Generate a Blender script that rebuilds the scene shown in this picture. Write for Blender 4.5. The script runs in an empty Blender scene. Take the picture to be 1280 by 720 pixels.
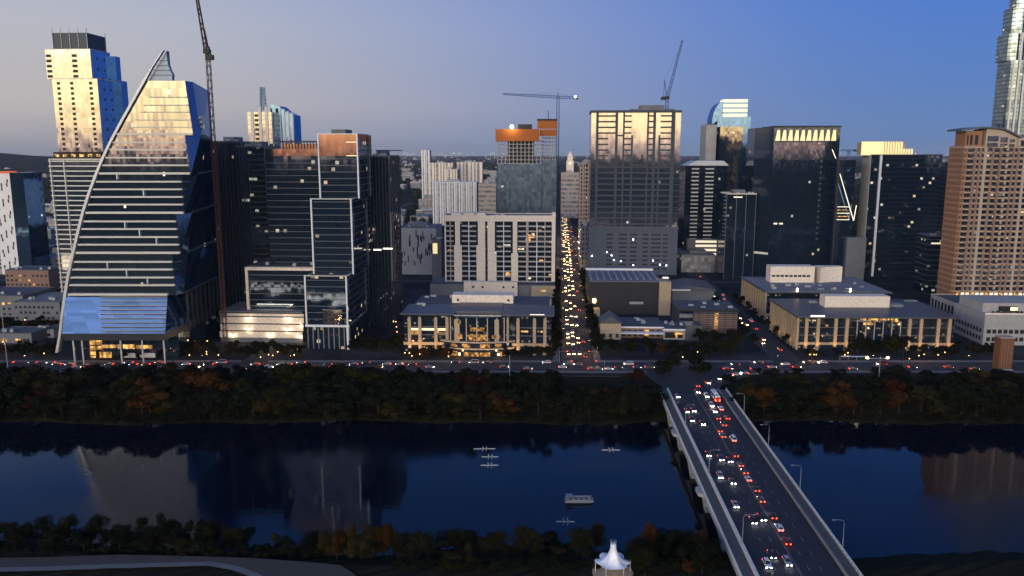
import bpy, bmesh, math, random
from mathutils import Vector, Matrix
R = math.radians
rnd = random.Random(11)
sc = bpy.context.scene
COL = sc.collection

# ------------------------------------------------------------------ camera
F = 1000.0                      # focal length in photo pixels (1280 wide)
TH = math.atan(170.0 / F)       # pitch below the horizon
CT, ST = math.cos(TH), math.sin(TH)
CH = 122.0                      # flying height above street level
GA = R(3.2)                     # the street grid is turned a little to the right
cam = bpy.data.cameras.new('camera')
cam.sensor_width = 36.0
cam.lens = 36.0 * F / 1280.0
cam.clip_start = 1.0
cam.clip_end = 90000.0
camo = bpy.data.objects.new('camera', cam)
camo.location = (0, 0, CH)
camo.rotation_euler = (R(90) - TH, 0, 0)
COL.objects.link(camo)
sc.camera = camo


def at(px, py, Y):
    """world x, z where the sight line of a photo pixel meets the depth Y"""
    cx, cy = (px - 640) / F, (360 - py) / F
    dy = CT + cy * ST
    t = Y / dy
    return cx * t, CH + (-ST + cy * CT) * t


def gnd(px, py, z=0.0):
    cx, cy = (px - 640) / F, (360 - py) / F
    dz = -ST + cy * CT
    t = (z - CH) / dz
    return cx * t, (CT + cy * ST) * t


# ------------------------------------------------------------------ mesh helper
class MB:
    def __init__(s):
        s.v, s.f, s.m = [], [], []

    def add(s, vs, fs, mi=0):
        o = len(s.v)
        s.v += [tuple(v) for v in vs]
        for f in fs:
            s.f.append(tuple(i + o for i in f))
            s.m.append(mi)
        return s

    def box(s, x0, y0, z0, x1, y1, z1, mi=0):
        if x0 > x1: x0, x1 = x1, x0
        if y0 > y1: y0, y1 = y1, y0
        if z0 > z1: z0, z1 = z1, z0
        return s.add([(x0, y0, z0), (x1, y0, z0), (x1, y1, z0), (x0, y1, z0), (x0, y0, z1), (x1, y0, z1), (x1, y1, z1), (x0, y1, z1)],
                     [(0, 3, 2, 1), (4, 5, 6, 7), (0, 1, 5, 4), (1, 2, 6, 5), (2, 3, 7, 6), (3, 0, 4, 7)], mi)

    def prism(s, poly, z0, z1, mi=0):
        """vertical prism over a ccw polygon of (x, y)"""
        n = len(poly)
        vs = [(p[0], p[1], z0) for p in poly] + [(p[0], p[1], z1) for p in poly]
        fs = [tuple(range(n - 1, -1, -1)), tuple(range(n, 2 * n))]
        fs += [(i, (i + 1) % n, n + (i + 1) % n, n + i) for i in range(n)]
        return s.add(vs, fs, mi)

    def slabxz(s, poly, y0, y1, mi=0):
        """prism over a polygon in x, z (ccw seen from -y), from y0 to y1"""
        n = len(poly)
        vs = [(p[0], y0, p[1]) for p in poly] + [(p[0], y1, p[1]) for p in poly]
        fs = [tuple(range(n)), tuple(range(2 * n - 1, n - 1, -1))]
        fs += [((i + 1) % n, i, n + i, n + (i + 1) % n) for i in range(n)]
        return s.add(vs, fs, mi)

    def loft(s, rings, cap=True, mi=0):
        n = len(rings[0])
        vs = [p for r in rings for p in r]
        fs = []
        for k in range(len(rings) - 1):
            a, b = k * n, (k + 1) * n
            fs += [(a + i, a + (i + 1) % n, b + (i + 1) % n, b + i) for i in range(n)]
        if cap:
            fs.append(tuple(range(n - 1, -1, -1)))
            fs.append(tuple(range((len(rings) - 1) * n, len(rings) * n)))
        return s.add(vs, fs, mi)

    def tube(s, pts, r, n=6, mi=0, r1=None):
        pts = [Vector(p) for p in pts]
        rings = []
        for i, p in enumerate(pts):
            d = (pts[min(i + 1, len(pts) - 1)] - pts[max(i - 1, 0)]).normalized()
            up = Vector((0, 0, 1)) if abs(d.z) < .9 else Vector((1, 0, 0))
            a = d.cross(up).normalized(); b = a.cross(d).normalized()
            rr = r if r1 is None else r + (r1 - r) * i / max(1, len(pts) - 1)
            rings.append([tuple(p + a * rr * math.cos(2 * math.pi * k / n) + b * rr * math.sin(2 * math.pi * k / n)) for k in range(n)])
        return s.loft(rings, True, mi)

    def bar(s, a, b, w, mi=0):
        return s.tube([a, b], w * .6, 4, mi)

    def sphere(s, c, rx, ry=None, rz=None, n=8, m=5, mi=0):
        ry = ry or rx; rz = rz or rx
        vs = [(c[0], c[1], c[2] - rz)]
        for j in range(1, m):
            t = math.pi * j / m
            for i in range(n):
                p = 2 * math.pi * i / n
                vs.append((c[0] + rx * math.sin(t) * math.cos(p), c[1] + ry * math.sin(t) * math.sin(p), c[2] - rz * math.cos(t)))
        vs.append((c[0], c[1], c[2] + rz))
        fs = [(0, 1 + (i + 1) % n, 1 + i) for i in range(n)]
        for j in range(m - 2):
            a = 1 + j * n
            fs += [(a + i, a + (i + 1) % n, a + n + (i + 1) % n, a + n + i) for i in range(n)]
        L = len(vs) - 1; a = 1 + (m - 2) * n
        fs += [(a + i, a + (i + 1) % n, L) for i in range(n)]
        return s.add(vs, fs, mi)

    def mesh(s, name, mats, smooth=False):
        me = bpy.data.meshes.new(name)
        me.from_pydata(s.v, [], s.f)
        if not isinstance(mats, (list, tuple)): mats = [mats]
        for m in mats: me.materials.append(m)
        if len(mats) > 1: me.polygons.foreach_set('material_index', s.m)
        if smooth: me.polygons.foreach_set('use_smooth', [True] * len(s.f))
        me.update()
        return me

    def build(s, name, mats, parent=None, smooth=False):
        o = bpy.data.objects.new(name, s.mesh(name, mats, smooth))
        COL.objects.link(o)
        if parent is not None: o.parent = parent
        return o


def tag(o, label, cat, group=None, kind=None):
    o['label'] = label; o['category'] = cat
    if group: o['group'] = group
    if kind: o['kind'] = kind
    return o


def empty(name, loc, rz=0.0):
    o = bpy.data.objects.new(name, None)
    o.empty_display_size = 1.0
    o.location = loc; o.rotation_euler = (0, 0, rz)
    COL.objects.link(o)
    return o


def struct(o, label=None, cat=None):
    o['kind'] = 'structure'
    if label: o['label'] = label
    if cat: o['category'] = cat
    return o


def copy_tree(o, parent=None):
    c = o.copy(); COL.objects.link(c)
    if parent is not None: c.parent = parent
    for ch in KIDS.get(o.name, []):
        copy_tree(ch, c)
    return c


KIDS = {}


def index_kids():
    KIDS.clear()
    for o in COL.objects:
        if o.parent: KIDS.setdefault(o.parent.name, []).append(o)


# ------------------------------------------------------------------ materials
def newmat(name):
    m = bpy.data.materials.new(name); m.use_nodes = True
    nt = m.node_tree
    return m, nt, nt.nodes['Principled BSDF'], nt.nodes.new, nt.links.new


def plain(name, col, rough=.7, metal=0.0, var=.18, scale=.25, bump=0.0, fine=None, spec=.3):
    m, nt, b, N, L = newmat(name)
    b.inputs['Roughness'].default_value = rough
    b.inputs['Metallic'].default_value = metal
    b.inputs['Specular IOR Level'].default_value = spec if rough < .94 else .05
    tc = N('ShaderNodeTexCoord')
    nz = N('ShaderNodeTexNoise'); nz.inputs['Scale'].default_value = scale; nz.inputs['Detail'].default_value = 6
    L(tc.outputs['Object'], nz.inputs['Vector'])
    mx = N('ShaderNodeMix'); mx.data_type = 'RGBA'
    mx.inputs['A'].default_value = (*[c * (1 - var) for c in col], 1)
    mx.inputs['B'].default_value = (*[min(1, c * (1 + var)) for c in col], 1)
    L(nz.outputs['Fac'], mx.inputs['Factor'])
    out = mx.outputs['Result']
    if fine:
        n2 = N('ShaderNodeTexNoise'); n2.inputs['Scale'].default_value = fine; n2.inputs['Detail'].default_value = 8
        L(tc.outputs['Object'], n2.inputs['Vector'])
        m2 = N('ShaderNodeMix'); m2.data_type = 'RGBA'; m2.blend_type = 'MULTIPLY'; m2.inputs['Factor'].default_value = .25
        rp = N('ShaderNodeValToRGB'); rp.color_ramp.elements[0].position = .35; rp.color_ramp.elements[1].position = .65
        rp.color_ramp.elements[0].color = (.45, .45, .45, 1); rp.color_ramp.elements[1].color = (1.25, 1.25, 1.25, 1)
        L(n2.outputs['Fac'], rp.inputs['Fac']); L(out, m2.inputs['A']); L(rp.outputs['Color'], m2.inputs['B'])
        out = m2.outputs['Result']
    L(out, b.inputs['Base Color'])
    if bump:
        bp = N('ShaderNodeBump'); bp.inputs['Strength'].default_value = bump; bp.inputs['Distance'].default_value = .3
        L(nz.outputs['Fac'], bp.inputs['Height']); L(bp.outputs['Normal'], b.inputs['Normal'])
    return m


def emit(name, col, strength, sample=True):
    m, nt, b, N, L = newmat(name)
    b.inputs['Base Color'].default_value = (*[min(1, c) * .5 for c in col], 1)
    b.inputs['Emission Color'].default_value = (*col, 1)
    b.inputs['Emission Strength'].default_value = strength
    if not sample:
        try: m.cycles.emission_sampling = 'NONE'
        except Exception: pass
    return m


def glass(name, refl=(.30, .32, .36), rough=.04, lit=.04, litcol=(1, .72, .35), lstr=1.2, cw=3.0, ch=3.8, tilt=.012, seed=1.0, var=.35, clus=.5, tilt_noise=.0, metal=1.0, edge=(1, 1, 1), inner=(.04, .075, .125)):
    """coated facade glass: mirror-like panes, each tilted a hair; a few rooms behind it have their lights on"""
    m, nt, b, N, L = newmat(name)
    b.inputs['Metallic'].default_value = metal
    b.inputs['Specular Tint'].default_value = (*edge, 1)
    b.inputs['Roughness'].default_value = rough
    tc = N('ShaderNodeTexCoord')
    sp = N('ShaderNodeSeparateXYZ'); L(tc.outputs['Object'], sp.inputs[0])

    def M(op, a, bb=None, c=None):
        n = N('ShaderNodeMath'); n.operation = op
        for i, val in enumerate((a, bb, c)):
            if val is None: continue
            if isinstance(val, (int, float)): n.inputs[i].default_value = val
            else: L(val, n.inputs[i])
        return n.outputs[0]
    u = M('DIVIDE', M('ADD', M('ADD', sp.outputs['X'], sp.outputs['Y']), 1000.03), cw)
    v = M('DIVIDE', M('ADD', sp.outputs['Z'], 100.02), ch)
    fu, fv = M('FLOOR', u), M('FLOOR', v)
    cb = N('ShaderNodeCombineXYZ'); L(fu, cb.inputs[0]); L(fv, cb.inputs[1]); cb.inputs[2].default_value = seed
    wn = N('ShaderNodeTexWhiteNoise'); wn.noise_dimensions = '3D'; L(cb.outputs[0], wn.inputs['Vector'])
    # pane tilt
    vm = N('ShaderNodeVectorMath'); vm.operation = 'SUBTRACT'; L(wn.outputs['Color'], vm.inputs[0]); vm.inputs[1].default_value = (.5, .5, .5)
    vs = N('ShaderNodeVectorMath'); vs.operation = 'SCALE'; L(vm.outputs[0], vs.inputs[0]); vs.inputs['Scale'].default_value = tilt * 2
    nz = N('ShaderNodeTexNoise'); nz.inputs['Scale'].default_value = .12; L(tc.outputs['Object'], nz.inputs['Vector'])
    v2 = N('ShaderNodeVectorMath'); v2.operation = 'SUBTRACT'; L(nz.outputs['Color'], v2.inputs[0]); v2.inputs[1].default_value = (.5, .5, .5)
    v3 = N('ShaderNodeVectorMath'); v3.operation = 'SCALE'; L(v2.outputs[0], v3.inputs[0]); v3.inputs['Scale'].default_value = tilt_noise
    ge = N('ShaderNodeNewGeometry')
    va = N('ShaderNodeVectorMath'); va.operation = 'ADD'; L(ge.outputs['Normal'], va.inputs[0]); L(vs.outputs[0], va.inputs[1])
    vb = N('ShaderNodeVectorMath'); vb.operation = 'ADD'; L(va.outputs[0], vb.inputs[0]); L(v3.outputs[0], vb.inputs[1])
    vn = N('ShaderNodeVectorMath'); vn.operation = 'NORMALIZE'; L(vb.outputs[0], vn.inputs[0]); L(vn.outputs[0], b.inputs['Normal'])
    # blinds, coatings: pane to pane variation
    mx = N('ShaderNodeMix'); mx.data_type = 'RGBA'
    mx.inputs['A'].default_value = (*[c * (1 - var) for c in refl], 1)
    mx.inputs['B'].default_value = (*[min(1, c * (1 + var * .6)) for c in refl], 1)
    L(wn.outputs['Value'], mx.inputs['Factor']); L(mx.outputs['Result'], b.inputs['Base Color'])
    if inner:
        df = N('ShaderNodeBsdfDiffuse'); df.inputs['Color'].default_value = (*inner, 1)
        ms = N('ShaderNodeMixShader'); ms.inputs[0].default_value = .22
        mo = nt.nodes['Material Output']; L(b.outputs[0], ms.inputs[1]); L(df.outputs[0], ms.inputs[2]); L(ms.outputs[0], mo.inputs['Surface'])
    if lit > 0:
        c2 = N('ShaderNodeCombineXYZ'); L(M('MULTIPLY', fu, .13), c2.inputs[0]); L(M('MULTIPLY', fv, .61), c2.inputs[1]); c2.inputs[2].default_value = seed * 3.7
        n2 = N('ShaderNodeTexNoise'); n2.inputs['Scale'].default_value = 1.0; n2.inputs['Detail'].default_value = 1; L(c2.outputs[0], n2.inputs['Vector'])
        thr = M('MULTIPLY', M('POWER', M('MAXIMUM', M('SUBTRACT', M('MULTIPLY', n2.outputs['Fac'], 2.0), clus), 0.0), 2.0), lit * 3.0)
        sp2 = N('ShaderNodeSeparateColor'); L(wn.outputs['Color'], sp2.inputs[0])
        on = M('LESS_THAN', sp2.outputs[0], thr)
        fru, frv = M('FRACT', u), M('FRACT', v)
        inn = M('MULTIPLY', M('MULTIPLY', M('GREATER_THAN', fru, .08), M('LESS_THAN', fru, .92)), M('MULTIPLY', M('GREATER_THAN', frv, .30), M('LESS_THAN', frv, .80)))
        st = M('MULTIPLY', M('MULTIPLY', on, inn), M('MULTIPLY_ADD', sp2.outputs[1], lstr * 1.3, lstr * .25))
        L(st, b.inputs['Emission Strength'])
        mc = N('ShaderNodeMix'); mc.data_type = 'RGBA'; mc.inputs['A'].default_value = (*litcol, 1); mc.inputs['B'].default_value = (1, .93, .78, 1)
        L(sp2.outputs[2], mc.inputs['Factor']); L(mc.outputs['Result'], b.inputs['Emission Color'])
        try: m.cycles.emission_sampling = 'NONE'
        except Exception: pass
    return m


G = {}
G['sail'] = glass('sail_glass', (.36, .36, .36), .04, .006, cw=1.6, ch=4.6, tilt=.005, seed=1, var=.3, tilt_noise=.02)
G['sail_low'] = glass('sail_lower_glass', (.84, .69, .62), .14, 0, cw=9, ch=1.6, tilt=.014, seed=2, var=.3)
G['cream'] = glass('tower_pale_glass', (.42, .41, .40), .05, .003, cw=2.0, ch=3.75, tilt=.004, seed=3, var=.12, tilt_noise=.035)
G['dark'] = glass('office_dark_glass', (.14, .16, .20), .05, .035, cw=2.6, ch=4.1, tilt=.006, seed=4, clus=.5, lstr=.7)
G['dark2'] = glass('office_black_glass', (.10, .115, .15), .05, .03, cw=2.2, ch=3.8, tilt=.005, seed=5, clus=.48, lstr=.7)
G['dark3'] = glass('tower_black_glass', (.075, .085, .11), .06, .010, cw=2.4, ch=4.0, tilt=.006, seed=6, clus=.52, lstr=.6)
G['copper'] = glass('copper_glass', (.34, .20, .14), .08, .004, cw=2.4, ch=4.1, tilt=.003, seed=7, var=.2)
G['blue'] = glass('blue_glass', (.15, .27, .52), .05, .003, cw=2.2, ch=3.9, tilt=.004, seed=8, var=.15, edge=(.35, .5, .85))
G['big'] = glass('residential_glass', (.46, .43, .40), .05, .008, lstr=.6, cw=2.5, ch=5.0, tilt=.002, seed=9, var=.12, litcol=(.9, .95, 1), clus=.45, tilt_noise=.012, metal=1.0, inner=(.07, .115, .18))
G['res'] = glass('apartment_glass', (.10, .11, .13), .1, .03, cw=3.0, ch=3.2, tilt=.01, seed=10, litcol=(1, .6, .25), lstr=.9, clus=.4)
G['green'] = glass('balcony_green_glass', (.13, .17, .19), .1, .05, cw=3, ch=3.6, tilt=.015, seed=11, litcol=(.7, .9, .6), lstr=.4, clus=.3)
G['lime'] = glass('bay_glass', (.16, .16, .17), .08, .035, cw=1.4, ch=2.1, tilt=.006, seed=12, litcol=(1, .48, .12), lstr=.28, clus=.15)
G['far'] = glass('far_window_wall', (.30, .285, .27), .5, .02, cw=4, ch=4, tilt=.01, seed=13, lstr=.5, clus=.4, metal=.15, var=.6)
G['crown'] = glass('crowned_office_glass', (.15, .17, .21), .05, .04, cw=2.6, ch=4.0, tilt=.006, seed=14, clus=.48, lstr=.7)

G['skytinted_side'] = glass('sky_tinted_side_glass', (.22, .36, .62), .06, .003, cw=2, ch=3.75, tilt=.003, seed=61, var=.15, edge=(.3, .45, .8))  # right faces only: the blue of the reflected east sky put into the glass colour
G['sail_skytinted'] = glass('sail_sky_tinted_glass', (.15, .22, .36), .06, .002, cw=2, ch=4.6, tilt=.002, seed=62, var=.12, edge=(.22, .36, .70))  # same tower's right side, with its dark blue sky reflection put into the tint
P = {}
P['band'] = plain('pale_metal_band', (.62, .58, .50), .5, .0, .06)
P['band_grey'] = plain('grey_metal_band', (.10, .11, .13), .45, .3, .1)
P['band_dark'] = plain('dark_metal_band', (.03, .033, .04), .45, .3, .1)
P['fin'] = plain('fin_aluminium', (.50, .51, .53), .4, .4, .06)
P['white'] = plain('white_render', (.80, .68, .54), .8, 0, .08, .15, fine=.6)
P['whitecool'] = plain('white_panel', (.72, .71, .69), .6, 0, .06, .2)
P['concrete'] = plain('concrete', (.36, .35, .33), .9, 0, .2, .12, fine=.8)
P['concrete_dark'] = plain('grey_concrete', (.16, .165, .175), .9, 0, .2, .1, fine=.8)
P['lime'] = plain('limestone', (.38, .29, .19), .85, 0, .14, .3, fine=1.2)
P['limewarm'] = plain('tan_stone', (.42, .33, .23), .85, 0, .14, .3, fine=1.2)
P['brown'] = plain('brown_masonry', (.24, .15, .115), .85, 0, .15, .2, fine=1.0)
P['tan'] = plain('tan_masonry', (.44, .34, .27), .85, 0, .12, .2, fine=1.0)
P['orangebrick'] = plain('orange_brick', (.30, .15, .08), .85, 0, .15, .4, fine=1.4)
P['roof'] = plain('roof_membrane', (.09, .095, .105), .9, 0, .3, .08, fine=.5)
P['roofpale'] = plain('pale_roof_membrane', (.19, .19, .20), .9, 0, .25, .08, fine=.5)
P['metalroof'] = plain('standing_seam_metal', (.085, .095, .115), .45, .5, .15, .3)
P['dark'] = plain('black_metal', (.02, .02, .022), .5, .3, .1)
P['steel'] = plain('galvanised_steel', (.30, .31, .33), .5, .5, .1)
P['craneblue'] = plain('blue_crane_paint', (.10, .17, .34), .5, .1, .1)
P['cranered'] = plain('red_brown_crane_paint', (.10, .045, .04), .6, .1, .1)
P['netting'] = plain('orange_safety_net', (.36, .11, .025), .9, 0, .2, .6)
P['asphalt'] = plain('asphalt', (.032, .034, .038), .8, 0, .25, .12, fine=1.5)
P['paving'] = plain('paving', (.15, .145, .135), .9, 0, .2, .2, fine=1.0)
P['path'] = plain('gravel_path', (.085, .075, .062), .95, 0, .2, .3, fine=2.0)
P['paint'] = plain('road_paint', (.22, .22, .21), .8, 0, .2, 1.0)
P['barrier'] = plain('pale_bridge_concrete', (.74, .66, .55), .85, 0, .12, .3, fine=1.0)
P['walk'] = plain('bridge_walk_concrete', (.115, .105, .095), .9, 0, .15, .3, fine=.9)
P['tent'] = plain('white_tent_fabric', (.78, .79, .80), .7, 0, .04)
P['tyre'] = plain('tyre_rubber', (.015, .015, .015), .9, 0, .1)
P['carglass'] = plain('car_glass', (.02, .025, .03), .08, 0, .1)
P['skin'] = plain('skin', (.35, .22, .16), .6, 0, .05)
P['hull'] = plain('shell_hull', (.75, .74, .70), .35, 0, .05)
E = {}
E['head'] = emit('headlamp_glow', (1, .95, .85), 70)
E['tail'] = emit('tail_lamp_glow', (1, .045, .01), 18)
E['headfar'] = emit('distant_headlamp_glow', (1, .66, .27), 55, False)
E['tailfar'] = emit('distant_tail_lamp_glow', (1, .06, .015), 10, False)
E['sodium'] = emit('sodium_lamp_glow', (1, .58, .18), 40)
E['garden'] = emit('amber_globe_glow', (1, .50, .13), 9)
E['cool'] = emit('cool_lamp_glow', (.85, .92, 1), 25)


def litrooms(name, col, strength, cw=1.5, ch=2.0, low=.12):
    m, nt, b, N, L = newmat(name)
    b.inputs['Base Color'].default_value = (.02, .02, .02, 1); b.inputs['Roughness'].default_value = .2
    tc = N('ShaderNodeTexCoord'); mp = N('ShaderNodeMapping'); mp.inputs['Scale'].default_value = (1 / cw, 1 / cw, 1 / ch); mp.inputs['Location'].default_value = (.013, .37, .021); L(tc.outputs['Object'], mp.inputs['Vector'])
    fl = N('ShaderNodeVectorMath'); fl.operation = 'FLOOR'; L(mp.outputs[0], fl.inputs[0])
    wn = N('ShaderNodeTexWhiteNoise'); L(fl.outputs[0], wn.inputs['Vector'])
    nz = N('ShaderNodeTexNoise'); nz.inputs['Scale'].default_value = 1.3; nz.inputs['Detail'].default_value = 3; L(tc.outputs['Object'], nz.inputs['Vector'])
    p = N('ShaderNodeMath'); p.operation = 'POWER'; L(wn.outputs['Value'], p.inputs[0]); p.inputs[1].default_value = 1.6
    q = N('ShaderNodeMath'); q.operation = 'MULTIPLY_ADD'; L(p.outputs[0], q.inputs[0]); q.inputs[1].default_value = strength; q.inputs[2].default_value = strength * low
    r = N('ShaderNodeMath'); r.operation = 'MULTIPLY'; L(q.outputs[0], r.inputs[0])
    r2 = N('ShaderNodeMath'); r2.operation = 'MULTIPLY_ADD'; L(nz.outputs['Fac'], r2.inputs[0]); r2.inputs[1].default_value = 1.6; r2.inputs[2].default_value = .2; L(r2.outputs[0], r.inputs[1])
    b.inputs['Emission Color'].default_value = (*col, 1); L(r.outputs[0], b.inputs['Emission Strength'])
    m.cycles.emission_sampling = 'NONE'
    return m


E['warmwin'] = litrooms('warm_lit_window', (1, .50, .13), 1.5)
E['baywin'] = litrooms('warm_lit_bay', (1, .46, .11), .9, 1.0, 1.3, .08)
E['crown'] = emit('lit_crown_panel', (1, .80, .40), .85, False)
E['crownw'] = emit('lit_pale_panel', (1, .87, .62), .85, False)
E['led'] = emit('led_strip', (1, .74, .42), 1.6, False)
E['ledw'] = emit('white_light_strip', (1, .86, .64), 2.2, False)
SKY_STRENGTH = 1.0
HAZE = 1.5e-5
# ------------------------------------------------------------------ setting: ground, water, roads
def shore(x, which):
    w = 2.2 * math.sin(x * .031 + which) + 1.4 * math.sin(x * .083 + 2 * which) + .7 * math.sin(x * .21)
    return w


def lerp(a, b, t): return a + (b - a) * t


def profile(Y, x):
    """height of the ground across the river valley"""
    n = 246 + shore(x, 1); f = 373 + shore(x, 4)
    if x < -60: n += min(6, (-60 - x) * .06)
    pts = [(-40000, -1), (150, -3.5), (n - 14, -4.4), (n, -8.2), (n + 14, -11), (f - 12, -11), (f, -8.1), (f + 6, -6.2), (f + 26, -2.6), (430, -.25), (434, -.02), (40000, -.02)]
    for (a, za), (b, zb) in zip(pts, pts[1:]):
        if a <= Y <= b:
            return lerp(za, zb, (Y - a) / (b - a))
    return 0


ys = [-25000, -8000, -2000, -500, 0, 100, 150, 180, 205, 215] + [220 + 2.5 * i for i in range(23)] + [290, 320, 350] + [358 + 2 * i for i in range(24)] + [410, 420, 430, 434, 470, 600, 900, 1500, 3000, 8000, 16000, 25000]
ys = sorted(set(ys))
xs = [-25000, -12000, -4000, -1500, -900, -600] + [-460 + 5 * i for i in range(185)] + [600, 900, 1500, 4000, 12000, 25000]
b = MB()
for Y in ys:
    for x in xs:
        b.v.append((x, Y, profile(Y, x) + (.25 * math.sin(x * .7 + Y) if (205 < Y < 260 or 365 < Y < 425) and abs(x) < 500 else 0)))
nx = len(xs)
for j in range(len(ys) - 1):
    for i in range(nx - 1):
        b.f.append((j * nx + i, j * nx + i + 1, (j + 1) * nx + i + 1, (j + 1) * nx + i)); b.m.append(0)
m, nt, bs, N, L = newmat('earth_and_city_ground')
geo = N('ShaderNodeNewGeometry'); sp = N('ShaderNodeSeparateXYZ'); L(geo.outputs['Position'], sp.inputs[0])
n1 = N('ShaderNodeTexNoise'); n1.inputs['Scale'].default_value = .02; n1.inputs['Detail'].default_value = 8; L(geo.outputs['Position'], n1.inputs['Vector'])
n2 = N('ShaderNodeTexNoise'); n2.inputs['Scale'].default_value = .6; n2.inputs['Detail'].default_value = 6; L(geo.outputs['Position'], n2.inputs['Vector'])
grass = N('ShaderNodeMix'); grass.data_type = 'RGBA'; grass.inputs['A'].default_value = (.010, .012, .006, 1); grass.inputs['B'].default_value = (.026, .022, .013, 1); L(n2.outputs['Fac'], grass.inputs['Factor'])
city = N('ShaderNodeMix'); city.data_type = 'RGBA'; city.inputs['A'].default_value = (.022, .023, .025, 1); city.inputs['B'].default_value = (.05, .049, .047, 1)
rp = N('ShaderNodeValToRGB'); rp.color_ramp.elements[0].position = .42; rp.color_ramp.elements[1].position = .6; L(n1.outputs['Fac'], rp.inputs['Fac']); L(rp.outputs['Color'], city.inputs['Factor'])
mr = N('ShaderNodeMapRange'); mr.inputs['From Min'].default_value = 428; mr.inputs['From Max'].default_value = 434; L(sp.outputs['Y'], mr.inputs['Value'])
mr2 = N('ShaderNodeMapRange'); mr2.inputs['From Min'].default_value = 1100; mr2.inputs['From Max'].default_value = 1600; mr2.inputs['To Min'].default_value = 1; mr2.inputs['To Max'].default_value = .15; L(sp.outputs['Y'], mr2.inputs['Value'])
mu = N('ShaderNodeMath'); mu.operation = 'MULTIPLY'; L(mr.outputs[0], mu.inputs[0]); L(mr2.outputs[0], mu.inputs[1])
mg = N('ShaderNodeMix'); mg.data_type = 'RGBA'; L(mu.outputs[0], mg.inputs['Factor']); L(grass.outputs['Result'], mg.inputs['A']); L(city.outputs['Result'], mg.inputs['B'])
L(mg.outputs['Result'], bs.inputs['Base Color']); bs.inputs['Roughness'].default_value = .95; bs.inputs['Specular IOR Level'].default_value = .05
bp = N('ShaderNodeBump'); bp.inputs['Strength'].default_value = .4; bp.inputs['Distance'].default_value = .4; L(n2.outputs['Fac'], bp.inputs['Height']); L(bp.outputs['Normal'], bs.inputs['Normal'])
struct(b.build('ground', m))

# water
m, nt, bs, N, L = newmat('lake_water')
bs.inputs['Base Color'].default_value = (.002, .0045, .010, 1)
bs.inputs['Roughness'].default_value = .045
bs.inputs['IOR'].default_value = 1.33; bs.inputs['Specular Tint'].default_value = (.28, .66, 1, 1)
tc = N('ShaderNodeTexCoord')
mp = N('ShaderNodeMapping'); mp.inputs['Scale'].default_value = (.35, 1.0, 1); L(tc.outputs['Object'], mp.inputs['Vector'])
w1 = N('ShaderNodeTexNoise'); w1.inputs['Scale'].default_value = .55; w1.inputs['Detail'].default_value = 4; L(mp.outputs[0], w1.inputs['Vector'])
w2 = N('ShaderNodeTexNoise'); w2.inputs['Scale'].default_value = .035; w2.inputs['Detail'].default_value = 3; L(mp.outputs[0], w2.inputs['Vector'])
ml = N('ShaderNodeMath'); ml.operation = 'MULTIPLY'; L(w1.outputs['Fac'], ml.inputs[0]); L(w2.outputs['Fac'], ml.inputs[1])
bp = N('ShaderNodeBump'); bp.inputs['Strength'].default_value = .32; bp.inputs['Distance'].default_value = .14; L(ml.outputs[0], bp.inputs['Height']); L(bp.outputs['Normal'], bs.inputs['Normal'])
rg = N('ShaderNodeMapRange'); rg.inputs['From Min'].default_value = .42; rg.inputs['From Max'].default_value = .62; rg.inputs['To Min'].default_value = .025; rg.inputs['To Max'].default_value = .17
w3 = N('ShaderNodeTexNoise'); w3.inputs['Scale'].default_value = .02; w3.inputs['Detail'].default_value = 5; L(mp.outputs[0], w3.inputs['Vector']); L(w3.outputs['Fac'], rg.inputs['Value']); L(rg.outputs[0], bs.inputs['Roughness'])
b = MB(); b.add([(-3000, 225, -8), (3000, 225, -8), (3000, 395, -8), (-3000, 395, -8)], [(0, 1, 2, 3)])
struct(b.build('water', m))


def strip(name, pts, w, z, mat, w2=None, parent=None):
    """flat ribbon along points (x, y)"""
    b = MB(); n = len(pts)
    for i, p in enumerate(pts):
        a, c = pts[max(0, i - 1)], pts[min(n - 1, i + 1)]
        d = Vector((c[0] - a[0], c[1] - a[1])).normalized(); q = Vector((d.y, -d.x))
        h = (w if w2 is None else w + (w2 - w) * i / (n - 1)) / 2
        zz = p[2] if len(p) > 2 else z
        b.v += [(p[0] - q.x * h, p[1] - q.y * h, zz), (p[0] + q.x * h, p[1] + q.y * h, zz)]
    for i in range(n - 1):
        b.f.append((2 * i, 2 * i + 1, 2 * i + 3, 2 * i + 2)); b.m.append(0)
    return b.build(name, mat, parent)


def dashes(name, pts, off, z, every, ln, wd, mat):
    b = MB()
    for (x0, y0), (x1, y1) in zip(pts, pts[1:]):
        d = Vector((x1 - x0, y1 - y0)); Ln = d.length; d.normalize(); q = Vector((d.y, -d.x)); t = 0
        while t + ln <= Ln:
            c = Vector((x0, y0)) + d * t + q * off; e = c + d * ln
            b.add([(c.x - q.x * wd, c.y - q.y * wd, z), (c.x + q.x * wd, c.y + q.y * wd, z), (e.x + q.x * wd, e.y + q.y * wd, z), (e.x - q.x * wd, e.y - q.y * wd, z)], [(0, 1, 2, 3)])
            t += every
    return struct(b.build(name, mat))


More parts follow.
